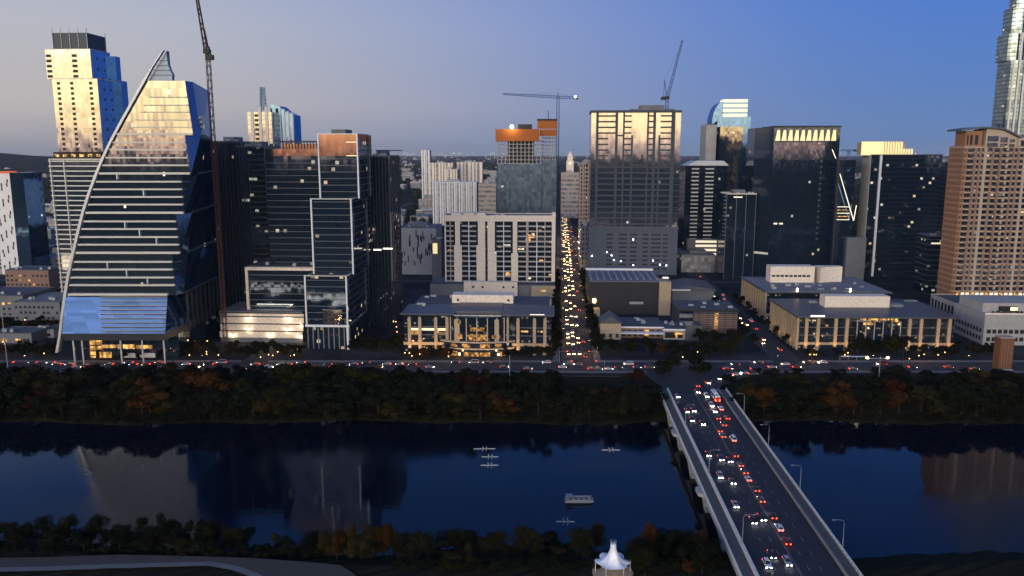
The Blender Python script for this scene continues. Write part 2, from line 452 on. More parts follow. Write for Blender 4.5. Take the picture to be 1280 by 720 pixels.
CZ0, CZ1 = 438.0, 457.0      # riverside boulevard
avenue = [(-600, 447.5), (600, 447.5)]
struct(strip('road', avenue, 19, .06, P['asphalt']))
for o in (-4.7, 4.7): dashes('road_marking', avenue, o, .085, 9, 3, .1, P['paint'])
dashes('road_marking', avenue, 0, .085, 5, 5, .14, P['paint'])
c0 = (38.5, 457.0); SL = .0586
central = [(c0[0], 457.2), (c0[0] + SL * 3000, 3457)]
struct(strip('road', central, 19, .06, P['asphalt']))
for o in (-3.3, 0, 3.3): dashes('road_marking', [(c0[0] + SL * 20, 477), (c0[0] + SL * 500, 957)], o, .085, 9, 3, .1, P['paint'])
st2 = [(163, 457.2), (171, 592), (190, 857), (260, 2000)]
struct(strip('road', st2, 17, .055, P['asphalt']))
st0 = [(-208 + 20, 457.2), (-188 + SL * 1500, 1957)]
struct(strip('road', [(-152, 457.2), (-152 + SL * 1500, 1957)], 15, .05, P['asphalt']))
struct(strip('road', [(-330, 457.2), (-330 + SL * 1500, 1957)], 17, .05, P['asphalt']))
struct(strip('road', [(-900, 585), (900, 585 - 1800 * math.tan(GA) * .5)], 15, .045, P['asphalt']))
struct(strip('road', [(-900, 770), (900, 740)], 15, .045, P['asphalt']))
# pavements with kerbs (raised 0.14)
for (x0, x1) in ((-600, -338.6), (-321, -160), (-144, 28.5), (48.8, 154), (172, 600)):
    b = MB(); b.box(x0, 457.3, -.3, x1, 461.0, .14)
    struct(b.build('pavement', P['paving']))
b = MB(); b.box(-600, 434.2, -.6, 76, 437.9, .14); struct(b.build('pavement', P['paving']))
b = MB(); b.box(130, 434.2, -.6, 600, 437.9, .14); struct(b.build('pavement', P['paving']))
for s in (-1, 1):
    pts = [(c0[0] + s * 12.2 + SL * t, 461.2 + t) for t in (0, 120, 300, 700)]
    b = MB()
    for (xa, ya), (xb, yb) in zip(pts, pts[1:]):
        b.loft([[(xa - 2, ya, -.2), (xa + 2, ya, -.2), (xa + 2, ya, .14), (xa - 2, ya, .14)], [(xb - 2, yb, -.2), (xb + 2, yb, -.2), (xb + 2, yb, .14), (xb - 2, yb, .14)]])
    struct(b.build('pavement', P['paving']))
# the approach from the bridge up to the boulevard, with its widening apron
b = MB()
poly = [(78.0, 400), (106.9, 400), (112, 412), (128, 426), (150, 437.8), (70, 437.8), (76, 425), (78.6, 412)]
b.prism(poly, -.8, .05)
struct(b.build('road', P['asphalt']))
# slip lane on the far bank beside the boulevard
struct(strip('path', [(-600, 431.5, -.15), (-60, 431.2, -.15), (0, 430.5, -.2), (60, 428, -.35)], 3.2, 0, P['path']))
# trail on the near bank
near = [gnd(px, py, -3.75) for px, py in ((-60, 714), (60, 711), (140, 708), (215, 706), (262, 705), (292, 710), (318, 719), (345, 735))]
b = MB()
poly = [gnd(px, py, -3.9) for px, py in ((-60, 714.5), (60, 711.5), (140, 708.5), (215, 706.5), (262, 705.5), (292, 710.5), (318, 719.5), (345, 735.5), (460, 735), (440, 716), (425, 707), (380, 703), (320, 698.5), (250, 696), (150, 694), (60, 697), (-60, 699))]
b.prism(poly, -5.5, -3.70)
struct(b.build('plaza', P['path']))
b = MB(); edge = [(p[0], p[1], -3.62) for p in near]
struct(strip('path', edge, 2.6, 0, P['paving']))

# hills on the left horizon and the far plain's ridges
b = MB()
nxh, nyh = 90, 8
for j in range(nyh):
    for i in range(nxh):
        x = -9500 + i * 75 + j * 40; Y = 5200 + j * 420
        t = j / (nyh - 1)
        env = math.sin(math.pi * t) * (1 - max(0, min(1, (x + 3600) / 900)) ** 2 if x > -3600 else 1)
        h = 112 + 20 * math.sin(x * .0021) + 12 * math.sin(x * .0057 + 1) + 5 * math.sin(x * .017)
        b.v.append((x, Y, -5 + max(0, env) * h))
for j in range(nyh - 1):
    for i in range(nxh - 1):
        b.f.append((j * nxh + i, j * nxh + i + 1, (j + 1) * nxh + i + 1, (j + 1) * nxh + i)); b.m.append(0)
P['hill'] = plain('wooded_hill', (.018, .024, .016), .95, 0, .4, .004, fine=.03)
struct(b.build('hills', P['hill'], smooth=True))

# ------------------------------------------------------------------ bridge
BS = .052


def bx(Y, side=0.0):
    """x of the bridge: side 0 = west kerb barrier, 1 = east barrier"""
    return 72.0 + BS * (Y - 230) + side * 26.3


br = empty('road_bridge', (bx(300, .5), 300, -8))
tag(br, 'long concrete road bridge crossing the river with pale parapets and walkways', 'bridge')


def brpart(name, mb, mat):
    for i, v in enumerate(mb.v): mb.v[i] = (v[0] - br.location.x, v[1] - br.location.y, v[2] - br.location.z)
    return mb.build(name, mat, br)


def along(mb, o0, o1, z0, z1, Y0, Y1):
    """long box between offsets o0..o1 from the west barrier"""
    return mb.loft([[(bx(Y) + o0, Y, z0), (bx(Y) + o1, Y, z0), (bx(Y) + o1, Y, z1), (bx(Y) + o0, Y, z1)] for Y in (Y0, Y1)])


Y0b, Y1b = 150, 401
P['walkside'] = plain('dark_bridge_concrete', (.27, .235, .195), .9, 0, .25, .25, fine=.8)  # darker, browner concrete for the east barrier
brpart('deck', along(MB(), -5.0, 30.6, -1.4, -.06, Y0b, Y1b), P['concrete'])
brpart('roadway', along(MB(), .35, 25.95, -.059, .04, Y0b, Y1b - .1), P['asphalt'])
brpart('walkway', along(MB(), -4.3, -.56, -.059, .22, Y0b, Y1b), P['walk'])
brpart('walkway', along(MB(), 26.75, 30.0, -.059, .22, Y0b, Y1b), P['walk'])
brpart('barrier', along(MB(), -.55, .35, -.058, 1.25, Y0b, Y1b), P['barrier'])
brpart('barrier', along(MB(), 25.95, 26.5, -.058, .95, Y0b, Y1b), P['walkside'])
for o, rt in ((-4.75, 1.25), (30.3, 1.2)):
    p = brpart('railing', along(along(MB(), o - .2, o + .2, .95, rt, Y0b, Y1b), o - .12, o + .12, -.06, .35, Y0b, Y1b), P['barrier'])
    q = MB(); Y = Y0b + 1
    while Y < Y1b:
        q.box(bx(Y) + o - .1, Y - .12, .34, bx(Y) + o + .1, Y + .12, .96); Y += 2.5
    for i, v in enumerate(q.v): q.v[i] = (v[0] - br.location.x, v[1] - br.location.y, v[2] - br.location.z)
    o_ = len(p.data.vertices); bm = bmesh.new(); bm.from_mesh(p.data); tmp = q.mesh('tmp', P['barrier']); bm.from_mesh(tmp); bm.to_mesh(p.data); bm.free(); bpy.data.meshes.remove(tmp)
# arches, piers
spans = [Y0b + 2 + 31 * k for k in range(9)]
for k, Y in enumerate(spans):
    if Y > 398: break
    mb = MB()
    mb.box(bx(Y) - 3.6, Y - 1.5, -12, bx(Y) + 29.2, Y + 1.5, -1.4)
    brpart('pier', mb, P['concrete'])
for k in range(len(spans) - 1):
    ya, yb = spans[k], spans[k + 1]
    if yb > 405: yb = 402
    for off in (-4.0, 29.0):
        poly = []
        n = 12
        for i in range(n + 1):
            t = i / n
            Y = lerp(ya, yb, t); z = -7.2 + 5.2 * (1 - (2 * t - 1) ** 2)
            poly.append((Y, z))
        mb = MB()
        rings = [[(bx(Y) + off, Y, z), (bx(Y) + off + .9, Y, z), (bx(Y) + off + .9, Y, -1.42), (bx(Y) + off, Y, -1.42)] for (Y, z) in poly]
        mb.loft(rings)
        brpart('arch_spandrel', mb, P['concrete'])
# lookout bays on the west walkway over two of the piers
for Y in (spans[4], spans[6]):
    mb = MB(); x = bx(Y)
    mb.prism([(x - 5.0, Y - 4), (x - 5.0, Y + 4), (x - 6.8, Y + 2.4), (x - 6.8, Y - 2.4)][::-1], -1.2, .2)
    brpart('lookout', mb, P['concrete'])
for off in (6.6, 10.0, 16.6, 20.2):
    Y = Y0b + 60
    while Y < Y1b - 4:
        q = MB(); q.add([(bx(Y) + off - .09, Y, .055), (bx(Y) + off + .09, Y, .055), (bx(Y + 3) + off + .09, Y + 3, .055), (bx(Y + 3) + off - .09, Y + 3, .055)], [(0, 1, 2, 3)]); Y += 9
        brpart('lane_marking', q, P['paint'])
for off in (13.2, 13.6):
    q = MB(); q.add([(bx(Y0b) + off - .07, Y0b, .056), (bx(Y0b) + off + .07, Y0b, .056), (bx(Y1b) + off + .07, Y1b, .056), (bx(Y1b) + off - .07, Y1b, .056)], [(0, 1, 2, 3)])
    brpart('lane_marking', q, P['paint'])

# expansion joints across the deck
for Y in spans:
    if Y > Y1b - 2: break
    q = MB(); q.loft([[(bx(Y) + .4, Y - .18, .045), (bx(Y) + 25.9, Y - .18, .045), (bx(Y) + 25.9, Y - .18, .05), (bx(Y) + .4, Y - .18, .05)], [(bx(Y) + .4, Y + .18, .045), (bx(Y) + 25.9, Y + .18, .045), (bx(Y) + 25.9, Y + .18, .05), (bx(Y) + .4, Y + .18, .05)]])
    brpart('expansion_joint', q, P['dark'])
LAMPL = bpy.data.lights.new('street_lamp_light', 'POINT'); LAMPL.energy = 520; LAMPL.color = (1, .60, .24); LAMPL.shadow_soft_size = .25
AVEL = LAMPL.copy(); AVEL.energy = 2200; GARL = LAMPL.copy(); GARL.energy = 160
# bridge lamps
def lamp_post(loc, rz, label, group, h=9.5, arm=3.2, head='off', mat=None, light=None):
    r = empty('street_lamp', loc, rz); tag(r, label, 'street lamp', group)
    mat = mat or P['steel']
    b = MB(); b.tube([(0, 0, 0), (0, 0, h * .5), (0, 0, h - 1)], .16, 7, 0, .09); b.tube([(0, 0, 0), (0, 0, .6)], .28, 7); b.build('pole', mat, r)
    b = MB(); b.tube([(0, 0, h - 1), (.12, 0, h - .4), (.5, 0, h), (arm * .6, 0, h + .2), (arm, 0, h + .2)], .07, 6); b.build('arm', mat, r)
    b = MB(); b.box(arm - .2, -.2, h + .08, arm + .65, .2, h + .28); hd = b.build('lamp_head', mat, r)
    b = MB(); b.box(arm - .1, -.15, h + .03, arm + .55, .15, h + .077); b.build('lens', E['sodium'] if head == 'on' else P['whitecool'], hd)
    if head == 'on':
        lo = bpy.data.objects.new('lamp_light', light or LAMPL); lo.location = (arm + .2, 0, h - .15); lo.parent = r; COL.objects.link(lo)
    return r


lamps = [(31.2, 233, 'nearest lamp on the east side of the bridge'), (31.2, 277, 'second lamp from the camera on the east side of the bridge'), (31.2, 321, 'third lamp from the camera on the east side of the bridge'), (31.2, 365, 'farthest lamp on the east side of the bridge'),
         (.0, 234, 'nearest lamp on the west barrier of the bridge'), (.0, 289, 'second lamp from the camera on the west barrier of the bridge'), (.0, 344, 'farthest lamp on the west barrier of the bridge')]
for o, Y, lb in lamps:
    lamp_post((bx(Y) + o, Y, -.06 if o > 5 else 1.2), math.pi if o > 5 else 0, 'slim grey unlit ' + lb, 'lamps along the bridge', 9.2)
# ------------------------------------------------------------------ buildings
class B:
    """a building standing on the street grid; px0..px1 are the ends of its front at photo row py, Y its distance"""
    def __init__(s, name, label, px0, px1, py, Y, ytop, D, cat='building', group=None, ang=GA):
        s.px0, s.py, s.Y, s.ang = px0, py, Y, ang
        s.x0, z = at(px0, py, Y)
        s.c, s.s = math.cos(ang), math.sin(ang)
        s.W = s.x(px1, py); s.D = D
        s.H = at(px0, ytop, Y)[1]
        s.r = empty(name, (s.x0, Y, 0), -ang)
        tag(s.r, label, cat, group)

    def x(s, px, py, dep=0.0):
        """local x on the plane 'dep' behind the front"""
        k = (px - 640) / F
        # z guess from the row at this depth
        z = at(px, py, s.Y + dep)[1]
        q = (CH - z) * ST
        xo = s.x0 + dep * s.s; Yo = s.Y + dep * s.c
        return (k * (Yo * CT + q) - xo) / (s.c + k * CT * s.s)

    def z(s, py, dep=0.0):
        return at(s.px0, py, s.Y + dep)[1]

    def part(s, name, mb, mat, parent=None, smooth=False):
        return mb.build(name, mat, parent or s.r, smooth)

    def bx(s, name, mat, x0, y0, z0, x1, y1, z1, parent=None):
        return MB().box(x0, y0, z0, x1, y1, z1).build(name, mat, parent or s.r)


def ring(mb, x0, y0, x1, y1, z0, z1, out, th=.3):
    """four butted bars round a box"""
    mb.box(x0 - out, y0 - out, z0, x1 + out, y0 - .003, z1)
    mb.box(x1 + .003, y0 - .003, z0, x1 + out, y1 + .003, z1)
    mb.box(x0 - out, y0 - .003, z0, x0 - .003, y1 + .003, z1)
    mb.box(x0 - out, y1 + .003, z0, x1 + out, y1 + out, z1)
    return mb


def floors(bd, x0, y0, x1, y1, z0, z1, pitch, h, mat, out=.25, name='floor_band', start=None):
    z = z0 + (pitch if start is None else start)
    while z + h < z1 - .3:
        bd.part(name, ring(MB(), x0, y0, x1, y1, z, z + h, out), mat)
        z += pitch


def piers(bd, x0, y0, x1, y1, z0, z1, nf, ns, w, mat, out=.35, name='pier', sides='r'):
    """uprights on the front and on the sides named"""
    for i in range(nf + 1):
        x = lerp(x0 + w / 2, x1 - w / 2, i / max(1, nf))
        bd.bx(name, mat, x - w / 2, y0 - out - .02, z0, x + w / 2, y0 + .05, z1)
    for sd in sides:
        for i in range(1, ns + 1):
            y = lerp(y0 + w / 2, y1 - w / 2, i / max(1, ns))
            if sd == 'r': bd.bx(name, mat, x1 - .05, y - w / 2, z0, x1 + out + .02, y + w / 2, z1)
            else: bd.bx(name, mat, x0 - out - .02, y - w / 2, z0, x0 + .05, y + w / 2, z1)


def roofkit(bd, x0, y0, x1, y1, z, mat=None, par=1.0, plant=True, units=3, parapet_mat=None):
    """roof deck, parapet, plant room and a few machines"""
    mat = mat or P['roof']
    bd.bx('roof', mat, x0 + .05, y0 + .05, z, x1 - .05, y1 - .05, z + .25)
    if par:
        pm = parapet_mat or P['band_grey']
        m = MB()
        m.box(x0 - .1, y0 - .1, z + .003, x1 + .1, y0 + .3, z + par); m.box(x0 - .1, y1 - .3, z + .003, x1 + .1, y1 + .1, z + par)
        m.box(x0 - .1, y0 + .303, z + .003, x0 + .3, y1 - .303, z + par); m.box(x1 - .3, y0 + .303, z + .003, x1 + .1, y1 - .303, z + par)
        bd.part('parapet', m, pm)
    W, D = x1 - x0, y1 - y0
    if plant:
        bd.bx('plant_room', P['concrete_dark'], x0 + W * .3, y0 + D * .35, z + .25, x0 + W * .7, y0 + D * .75, z + 4)
    for k in range(units):
        ux = x0 + W * (.12 + .76 * rnd.random()); uy = y0 + D * (.12 + .2 * rnd.random())
        m = MB(); m.box(ux, uy, z + .25, ux + 2.5, uy + 2, z + 1.9); m.box(ux + .3, uy + .3, z + 1.9, ux + 2.2, uy + 1.7, z + 2.2)
        bd.part('roof_unit', m, P['steel'])


# ---- the sail-shaped tower -------------------------------------------------
YS = 465.0
sx0, _ = at(140, 450, YS)
sail = empty('sail_tower', (sx0, YS, 0)); tag(sail, 'sail-shaped glass tower with a curved pointed edge and pale floor bands', 'building')


def S(px, py, Y=YS):
    x, z = at(px, py, Y); return (x - sx0, Y - YS, z)


def interp(tab, y):
    tab = sorted(tab)
    for (a, va), (c, vc) in zip(tab, tab[1:]):
        if a <= y <= c: return lerp(va, vc, (y - a) / (c - a))
    return tab[0][1] if y < tab[0][0] else tab[-1][1]


LEFT = [(63, 205), (85, 191), (101, 181.5), (125, 168), (150, 154), (175, 140.5), (198, 129.5), (215, 122.5), (240, 113), (265, 105), (295, 97.5), (317, 92.5), (345, 86.5), (369, 82.5), (395, 79), (417, 76.5), (440, 72.5)]
CR = [(101, 232.5), (130, 237.5), (169, 243), (218, 239.5), (267, 231.5), (317, 227), (357, 223), (369, 221)]
ZON = [(101, 169), (169, 218), (218, 267), (267, 317), (317, 369)]
Dk = (-200.5 - sx0, 80.0)
El = 10.0


def sec(py, Bpx):
    a = S(interp(LEFT, py), py); bb = S(Bpx, py); c = S(interp(CR, py), py)
    z = a[2]
    return [(a[0], 0, z), (bb[0], 0, z), (c[0] + 1.2, 6.5, z), (Dk[0], Dk[1], z), (min(a[0] + El, Dk[0] - 4), 80, z)]


for k, (yt, yb) in enumerate(ZON):
    rows = 1
    rings = []
    for i in range(rows + 1):
        py = lerp(yb, yt, i / rows)
        c = interp(CR, py)
        bpx = c - 1 - 11 * (i / rows)
        if k == 0: bpx = lerp(241.5, 231, i / rows)
        rings.append(sec(py, bpx))
    # keep faces planar-ish: only first & last ring matter except for the curve on the left
    b = MB().loft(rings); b.m[1] = b.m[2] = 1
    b.build('glass_wall', [G['sail'], G['sail_skytinted']], sail)
# floor bands
rows = [122, 132, 140.7, 150.5, 159.6, 169, 179, 188, 198, 207.5, 218, 228, 237.5, 247, 256.5, 267, 277.5, 287, 297, 306.5, 317, 328, 337.5, 347.5, 357, 369]
for py in rows:
    for yt, yb in ZON:
        if yt < py <= yb:
            t = (yb - py) / (yb - yt); break
    c = interp(CR, py); bpx = c - 1 - 11 * t
    if py < 169: bpx = lerp(241.5, 231, (169 - py) / 68)
    if py == 369: bpx = 210.5
    a = S(interp(LEFT, py) + 4, py); e = S(bpx, py)
    h = .85 if py not in (169, 218, 267, 317, 369) else 1.15
    thin = py < 160
    if thin: h *= .55
    b = MB(); b.box(a[0] + (6 if thin else 0), -1.6, a[2], e[0], -.004, a[2] + h)
    b.build('floor_band', P['band'], sail)
    if py in (169, 218, 267, 317, 369):
        cc = S(c, py); b = MB()
        b.loft([[(cc[0] + .9, 6.4, a[2]), (cc[0] + 1.6, 6.6, a[2]), (cc[0] + 1.6, 6.6, a[2] + .8), (cc[0] + .9, 6.4, a[2] + .8)], [(Dk[0] + .02, Dk[1] - 12, a[2]), (Dk[0] + 3.0, Dk[1] - 12, a[2]), (Dk[0] + 3.0, Dk[1] - 12, a[2] + .8), (Dk[0] + .02, Dk[1] - 12, a[2] + .8)]])
        b.build('floor_band', P['band_grey'], sail)
    elif py > 165:
        cc = S(c, py)
        b = MB(); b.loft([[(e[0] + .02, -.5, a[2]), (e[0] + .02, .3, a[2]), (e[0] + .02, .3, a[2] + .5), (e[0] + .02, -.5, a[2] + .5)], [(cc[0] + 1.0, 5.6, a[2]), (cc[0] + 1.0, 6.3, a[2]), (cc[0] + 1.0, 6.3, a[2] + .5), (cc[0] + 1.0, 5.6, a[2] + .5)]])
        b.build('corner_band', P['band_grey'], sail)
# terraces: recessed dark steps along bands
for px, y0, y1 in ((148, 218, 226), (181, 237.5, 247), (158, 277.5, 287), (176, 287, 297), (197, 297, 306), (136, 328, 337), (160, 337, 347), (186, 347, 357)):
    p = S(px, y1); q = S(px, y0)
    MB().box(p[0] - .3, -1.5, p[2] + .9, p[0] + .3, -.01, q[2] - .02).build('terrace_screen', P['fin'], sail)
# lower sloping glass
t0, t1 = S(82.5, 369), S(210, 369)
YL = 449.0
u0, u1 = S(77.5, 417, YL), S(206.5, 417, YL)
dk = Dk[0]
b = MB()
zt = t0[2] - .05
b.loft([[(u0[0], u0[1], u0[2]), (u1[0], u1[1], u0[2]), (dk + 1, 80, u0[2]), (u0[0] + 8, 80, u0[2])], [(t0[0], -.6, zt), (t1[0], -.6, zt), (dk + .4, 79.8, zt), (t0[0] + 8, 79.8, zt)]])
b.m[1] = 1; b.build('sloping_glass', [G['sail_low'], G['sail_skytinted']], sail)
for i in range(9):
    t = (i + .6) / 9
    xa = lerp(lerp(u0[0], u1[0], .38), lerp(t0[0], t1[0], .34), t); xb = lerp(u1[0], t1[0], t); y = lerp(u0[1], -.6, t); z = lerp(u0[2], zt, t)
    MB().box(xa, y - .75, z, xb, y - .05, z + .28).build('louver', P['fin'], sail)
# soffit band, lobby
b = MB(); zb = u0[2]; zs = S(140, 426, YL)[2]
b.box(u0[0] + .3, u0[1] + .8, zs, u1[0] - .2, 78, zb - .003); b.build('soffit_band', P['band_dark'], sail)
b = MB(); b.box(u0[0] + 12, 2.5, .1, u1[0] - .5, 76, zs - .003); b.build('lobby_glass', glass('lobby_glass', (.16, .18, .2), .06, 0, cw=3, ch=4, seed=21), sail)
for px in (92, 103, 151, 178, 205):
    x = S(px, 440, YL + 1)[0]
    MB().box(x - .35, u0[1] + 1.2, 0, x + .35, u0[1] + 1.9, zs - .003).build('column', P['fin'], sail)
for (pxa, pxb, ya, yb_) in ((112.5, 119, 425.5, 431), (120.5, 127, 425, 431), (112.5, 119, 432.5, 438), (120.5, 127, 432.5, 437), (113, 119.5, 439.5, 444), (114, 119.5, 445, 448.5), (125, 139, 440, 448.5), (154, 168, 430.5, 436), (170, 190, 431.5, 436), (128, 150, 431, 435)):
    p, q = S(pxa, yb_, YL + 18.4), S(pxb, ya, YL + 18.4)
    MB().box(p[0], 2.3, p[2], q[0], 2.497, q[2]).build('window', E['warmwin'], sail)
MB().box(S(155, 449, 467)[0], 2.25, .12, S(194, 449, 467)[0], 2.496, 2.9).build('lobby_screen', P['whitecool'], sail)
# bright curved edge fin
pts = [S(interp(LEFT, y) + .3, y) for y in [y for y, _ in LEFT]]
rings = [[(p[0] - (.9 if p[2] < 165 else .4), -1.7, p[2]), (p[0] + (.7 if p[2] < 165 else .2), -1.7, p[2]), (p[0] + (.7 if p[2] < 165 else .2), 1.6 if p[2] < 150 else .8, p[2]), (p[0] - (.9 if p[2] < 165 else .4), 1.6 if p[2] < 150 else .8, p[2])] for p in pts]
MB().loft(rings[::-1]).build('edge_fin', P['fin'], sail)
# the point of the sail above the roof
out = [S(181.5, 101.3), S(213.8, 101.3), S(214.3, 92.5), S(211.5, 88), S(209, 81), S(208.0, 73), S(206.5, 64), S(204.6, 63.2)]
b = MB(); b.slabxz([(p[0] + (1.2 if i in (0, 7) else 0), p[2]) for i, p in enumerate(out)], 1.2, 4.4); tip = b.build('sail_tip', plain('sail_tip_panel', (.20, .25, .34), .35, .3, .15, .4), sail)
for y in (94, 88, 82, 76):
    xr = {94: 214, 88: 211.3, 82: 209, 76: 208}[y]
    p, q = S(interp(LEFT, y) + 1.5, y), S(xr, y)
    MB().box(p[0], .85, p[2], q[0], 1.197, p[2] + .35).build('tip_rail', P['band_grey'], tip)
roof = S(200, 101); b = MB(); b.prism([(S(184, 101)[0], 10), (S(227, 101)[0], 10), (Dk[0] - 1, 72), (Dk[0] - 3, 72)], roof[2] + .01, roof[2] + .4); b.build('roof', P['roof'], sail)
# vertical mullions on the right side
for i in range(9):
    t = (i + .5) / 9
    xl = lerp(S(221, 369)[0] + 1.2, dk, t); yl = lerp(6.5, 80, t)
    MB().box(xl - .1, yl - .2, zs, xl + 1.4, yl + .2, zt - .1).build('mullion', P['band_dark'], sail)

# ---- the stacked tower on the far left --------------------------------------
j = B('stacked_tower', 'tall pale tower of three shifted glass boxes with a dark crown', 66, 126, 190, 620, 62, 27)
zc, zu, zm, zl = j.z(41), j.z(62), j.z(99), j.z(190)
segs = [(j.x(66, 240), j.x(132, 240), 0, zl - 5, 'l'), (j.x(65.0, 100), j.x(121.5, 100), zl, zm, 'm'), (j.x(56, 64), j.x(112.5, 64), zm, zu, 'u')]
x0, x1 = segs[0][0], segs[0][1]
j.bx('lower_block', G['big'], x0, 0, 0, x1, 30, zl - 5)
floors(j, x0, 0, x1, 30, 6, zl - 5, 3.75, .7, P['fin'], .9, 'balcony_band')
for px in (67, 84, 133):
    x = j.x(px, 240); j.bx('pier', P['band'], x - .4, -1.3, 0, x + .4, .05, zl - 5)
j.bx('pier', P['band_grey'], x1 - .03, 14, 0, x1 + 1.2, 15, zl - 5)
j.bx('amenity_deck', P['dark'], x0 + 2, 2, zl - 5, x1 - 2, 27, zl - .01)
for i in range(6):
    xx = lerp(x0 + 3, x1 - 6, i / 5); j.bx('lit_window', E['warmwin'], xx, 1.8, zl - 3.6, xx + 3.4, 1.996, zl - 1.6)
j.bx('transfer_slab', P['band'], x0 - .6, -.6, zl - 5.9, x1 + .4, 30.6, zl - 5.003)
for (xa, xb, za, zb, kk) in segs[1:]:
    j.bx('side_glass', G['skytinted_side'], xb + .002, .4, za + .1, xb + .1, 26.9, zb - .1)
    j.bx('glass_wall', G['cream'], xa, 0, za, xb, 27, zb)
    j.bx('roof_slab', P['band'], xa - .2, -.2, zb + .003, xb + .2, 27.2, zb + .5)
m_x0, m_x1 = segs[1][0], segs[1][1]; u_x0, u_x1 = segs[2][0], segs[2][1]
fh = 3.75
cols = [(j.x(77, 150), zl, zm), (j.x(93.5, 150), zl, zm), (j.x(117, 150), zl, zm)]
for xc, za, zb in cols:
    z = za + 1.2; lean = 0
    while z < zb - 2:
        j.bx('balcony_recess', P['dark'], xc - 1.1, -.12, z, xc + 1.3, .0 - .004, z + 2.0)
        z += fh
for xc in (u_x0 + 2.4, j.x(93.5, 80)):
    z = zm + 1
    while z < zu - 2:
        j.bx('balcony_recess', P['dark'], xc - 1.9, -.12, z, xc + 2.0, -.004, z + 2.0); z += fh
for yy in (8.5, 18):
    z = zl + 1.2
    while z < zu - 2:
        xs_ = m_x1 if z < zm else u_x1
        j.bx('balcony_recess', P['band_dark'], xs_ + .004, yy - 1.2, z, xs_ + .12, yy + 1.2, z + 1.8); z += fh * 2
# right-hand wing
rw = j.x(121.5, 100)
j.bx('rear_wing', G['blue'], rw - 6, 27.02, zl, rw + 3.5, 36, zm + 1)
j.bx('rear_wing', G['blue'], u_x1 - 4, 27.02, zm + 1.1, u_x1 + 4, 34, zu - 2)
cx0, cx1 = j.x(65, 50), j.x(108, 50)
j.bx('crown', plain('crown_mesh', (.055, .06, .075), .5, .4, .1, 3), cx0, 1, zu + .51, cx1, 26, zc)
for i in range(5):
    xx = lerp(cx0, cx1, i / 4); j.bx('mast', P['steel'], xx - .2, .55, zu + .51, xx + .2, .95, zc + 3.2)
j.bx('mast', P['steel'], cx1 + .05, 25, zu - 10, cx1 + .5, 25.5, zc + 3)

# ---- pale slotted slab at the far left --------------------------------------
a = B('slotted_slab', 'pale residential slab with staggered dark slots beside a dark blue glass flank', 2, 24, 333, 800, 217, 30)
a.bx('side_wall', P['whitecool'], 0, 0, 0, a.W, 30, a.H)
n = 0
for i in range(26):
    z = 6 + i * 3.9
    if z > a.H - 5: break
    for q in range(3):
        if (i * 7 + q * 5) % 4 < 2:
            xx = a.W * (.14 + .3 * q) + ((i // 2) % 2) * .8
            a.bx('window', P['dark'], xx, -.1, z, xx + 1.5, -.004, z + 3.6); n += 1
a.bx('glass_flank', G['blue'], a.W + .01, -.3, 0, a.W + 14, 29, a.H + 1)
a.bx('roof_light', emit('red_roof_light', (.8, .14, .06), .35, False), a.W * .4, 1, a.H + .01, a.W + 6, 3, a.H + 2.4)
a.bx('lower_wing', P['concrete'], -16, .5, 0, -.01, 28, a.H - 3)
floors(a, -16, .5, -.4, 28, 2, a.H - 3, 3.9, 1.4, G['res'], .1)
# ---- tower behind the sail: two dark halves -----------------------------------
d = B('dark_tower', 'dark office tower with plain black front just right of the sail tower', 268, 302, 330, 560, 178, 40)
d.bx('glass_wall', G['dark2'], 0, 0, 0, d.W, 40, d.H)
piers(d, 0, 0, d.W, 40, 0, d.H, 8, 5, .4, P['band_dark'], .5)
roofkit(d, 0, 0, d.W, 40, d.H)
d = B('balcony_tower', 'dark residential tower with greenish rippled balconies left of the stepped office tower', 303, 337, 330, 556, 184, 34)
d.bx('glass_wall', G['green'], 0, 0, 0, d.W, 34, d.H)
z = 8; k = 0
while z < d.H - 3:
    b = MB(); b.slabxz([(d.W * .45, z), (d.W * .72, z + .5), (d.W, z + .1), (d.W, z + 1.2), (d.W * .72, z + 1.5), (d.W * .45, z + 1.1)] if k % 2 else [(d.W * .45, z + .4), (d.W * .75, z), (d.W, z + .5), (d.W, z + 1.5), (d.W * .75, z + 1.1), (d.W * .45, z + 1.4)], -1.5, -.004)
    d.part('balcony', b, P['band_dark']); z += 3.6; k += 1
piers(d, 0, 0, d.W * .42, 34, 0, d.H, 4, 0, .35, P['band_dark'], .4)
roofkit(d, 0, 0, d.W, 34, d.H)
# ---- gold residential tower with a curved top ------------------------------------
t = B('curved_top_tower', 'slim tower with gold-lit front, sloping curved roof and a short lattice spire', 311, 341, 180, 640, 140, 34)
t.bx('glass_wall', G['cream'], 0, 0, 0, t.W, 30, t.H)
floors(t, 0, 0, t.W, 30, 60, t.H, 3.6, .5, P['band'], .15)
for px in (316, 326, 334):
    x = t.x(px, 160); t.bx('pier', P['band'], x - 1.1, -.6, 40, x + 1.1, .05, t.H + (4 if px > 320 else 0))
z = 70
while z < t.H - 2:
    x = t.x(321, 160); t.bx('balcony', P['dark'], x - 1.2, -.4, z, x + 1.6, -.004, z + 1.9); z += 3.6
b = MB(); xr = t.x(367, 150, 12); poly = [(t.W * .75, 40), (xr, 40), (xr, t.z(143)), (lerp(t.W, xr, .5), t.z(138)), (t.W + 2, t.z(131.5)), (t.W * .75, t.z(129.5))]
b.slabxz(poly, 12, 30); t.part('rear_wing', b, G['blue'])
for i in range(4):
    x = lerp(t.W + 3, xr - 1, i / 3); t.bx('pier', P['whitecool'], x - .5, 11.4, 40, x + .5, 11.997, t.z(133 + i * 2.5))
b = MB(); sx = t.x(324, 120); zz = t.z(137)
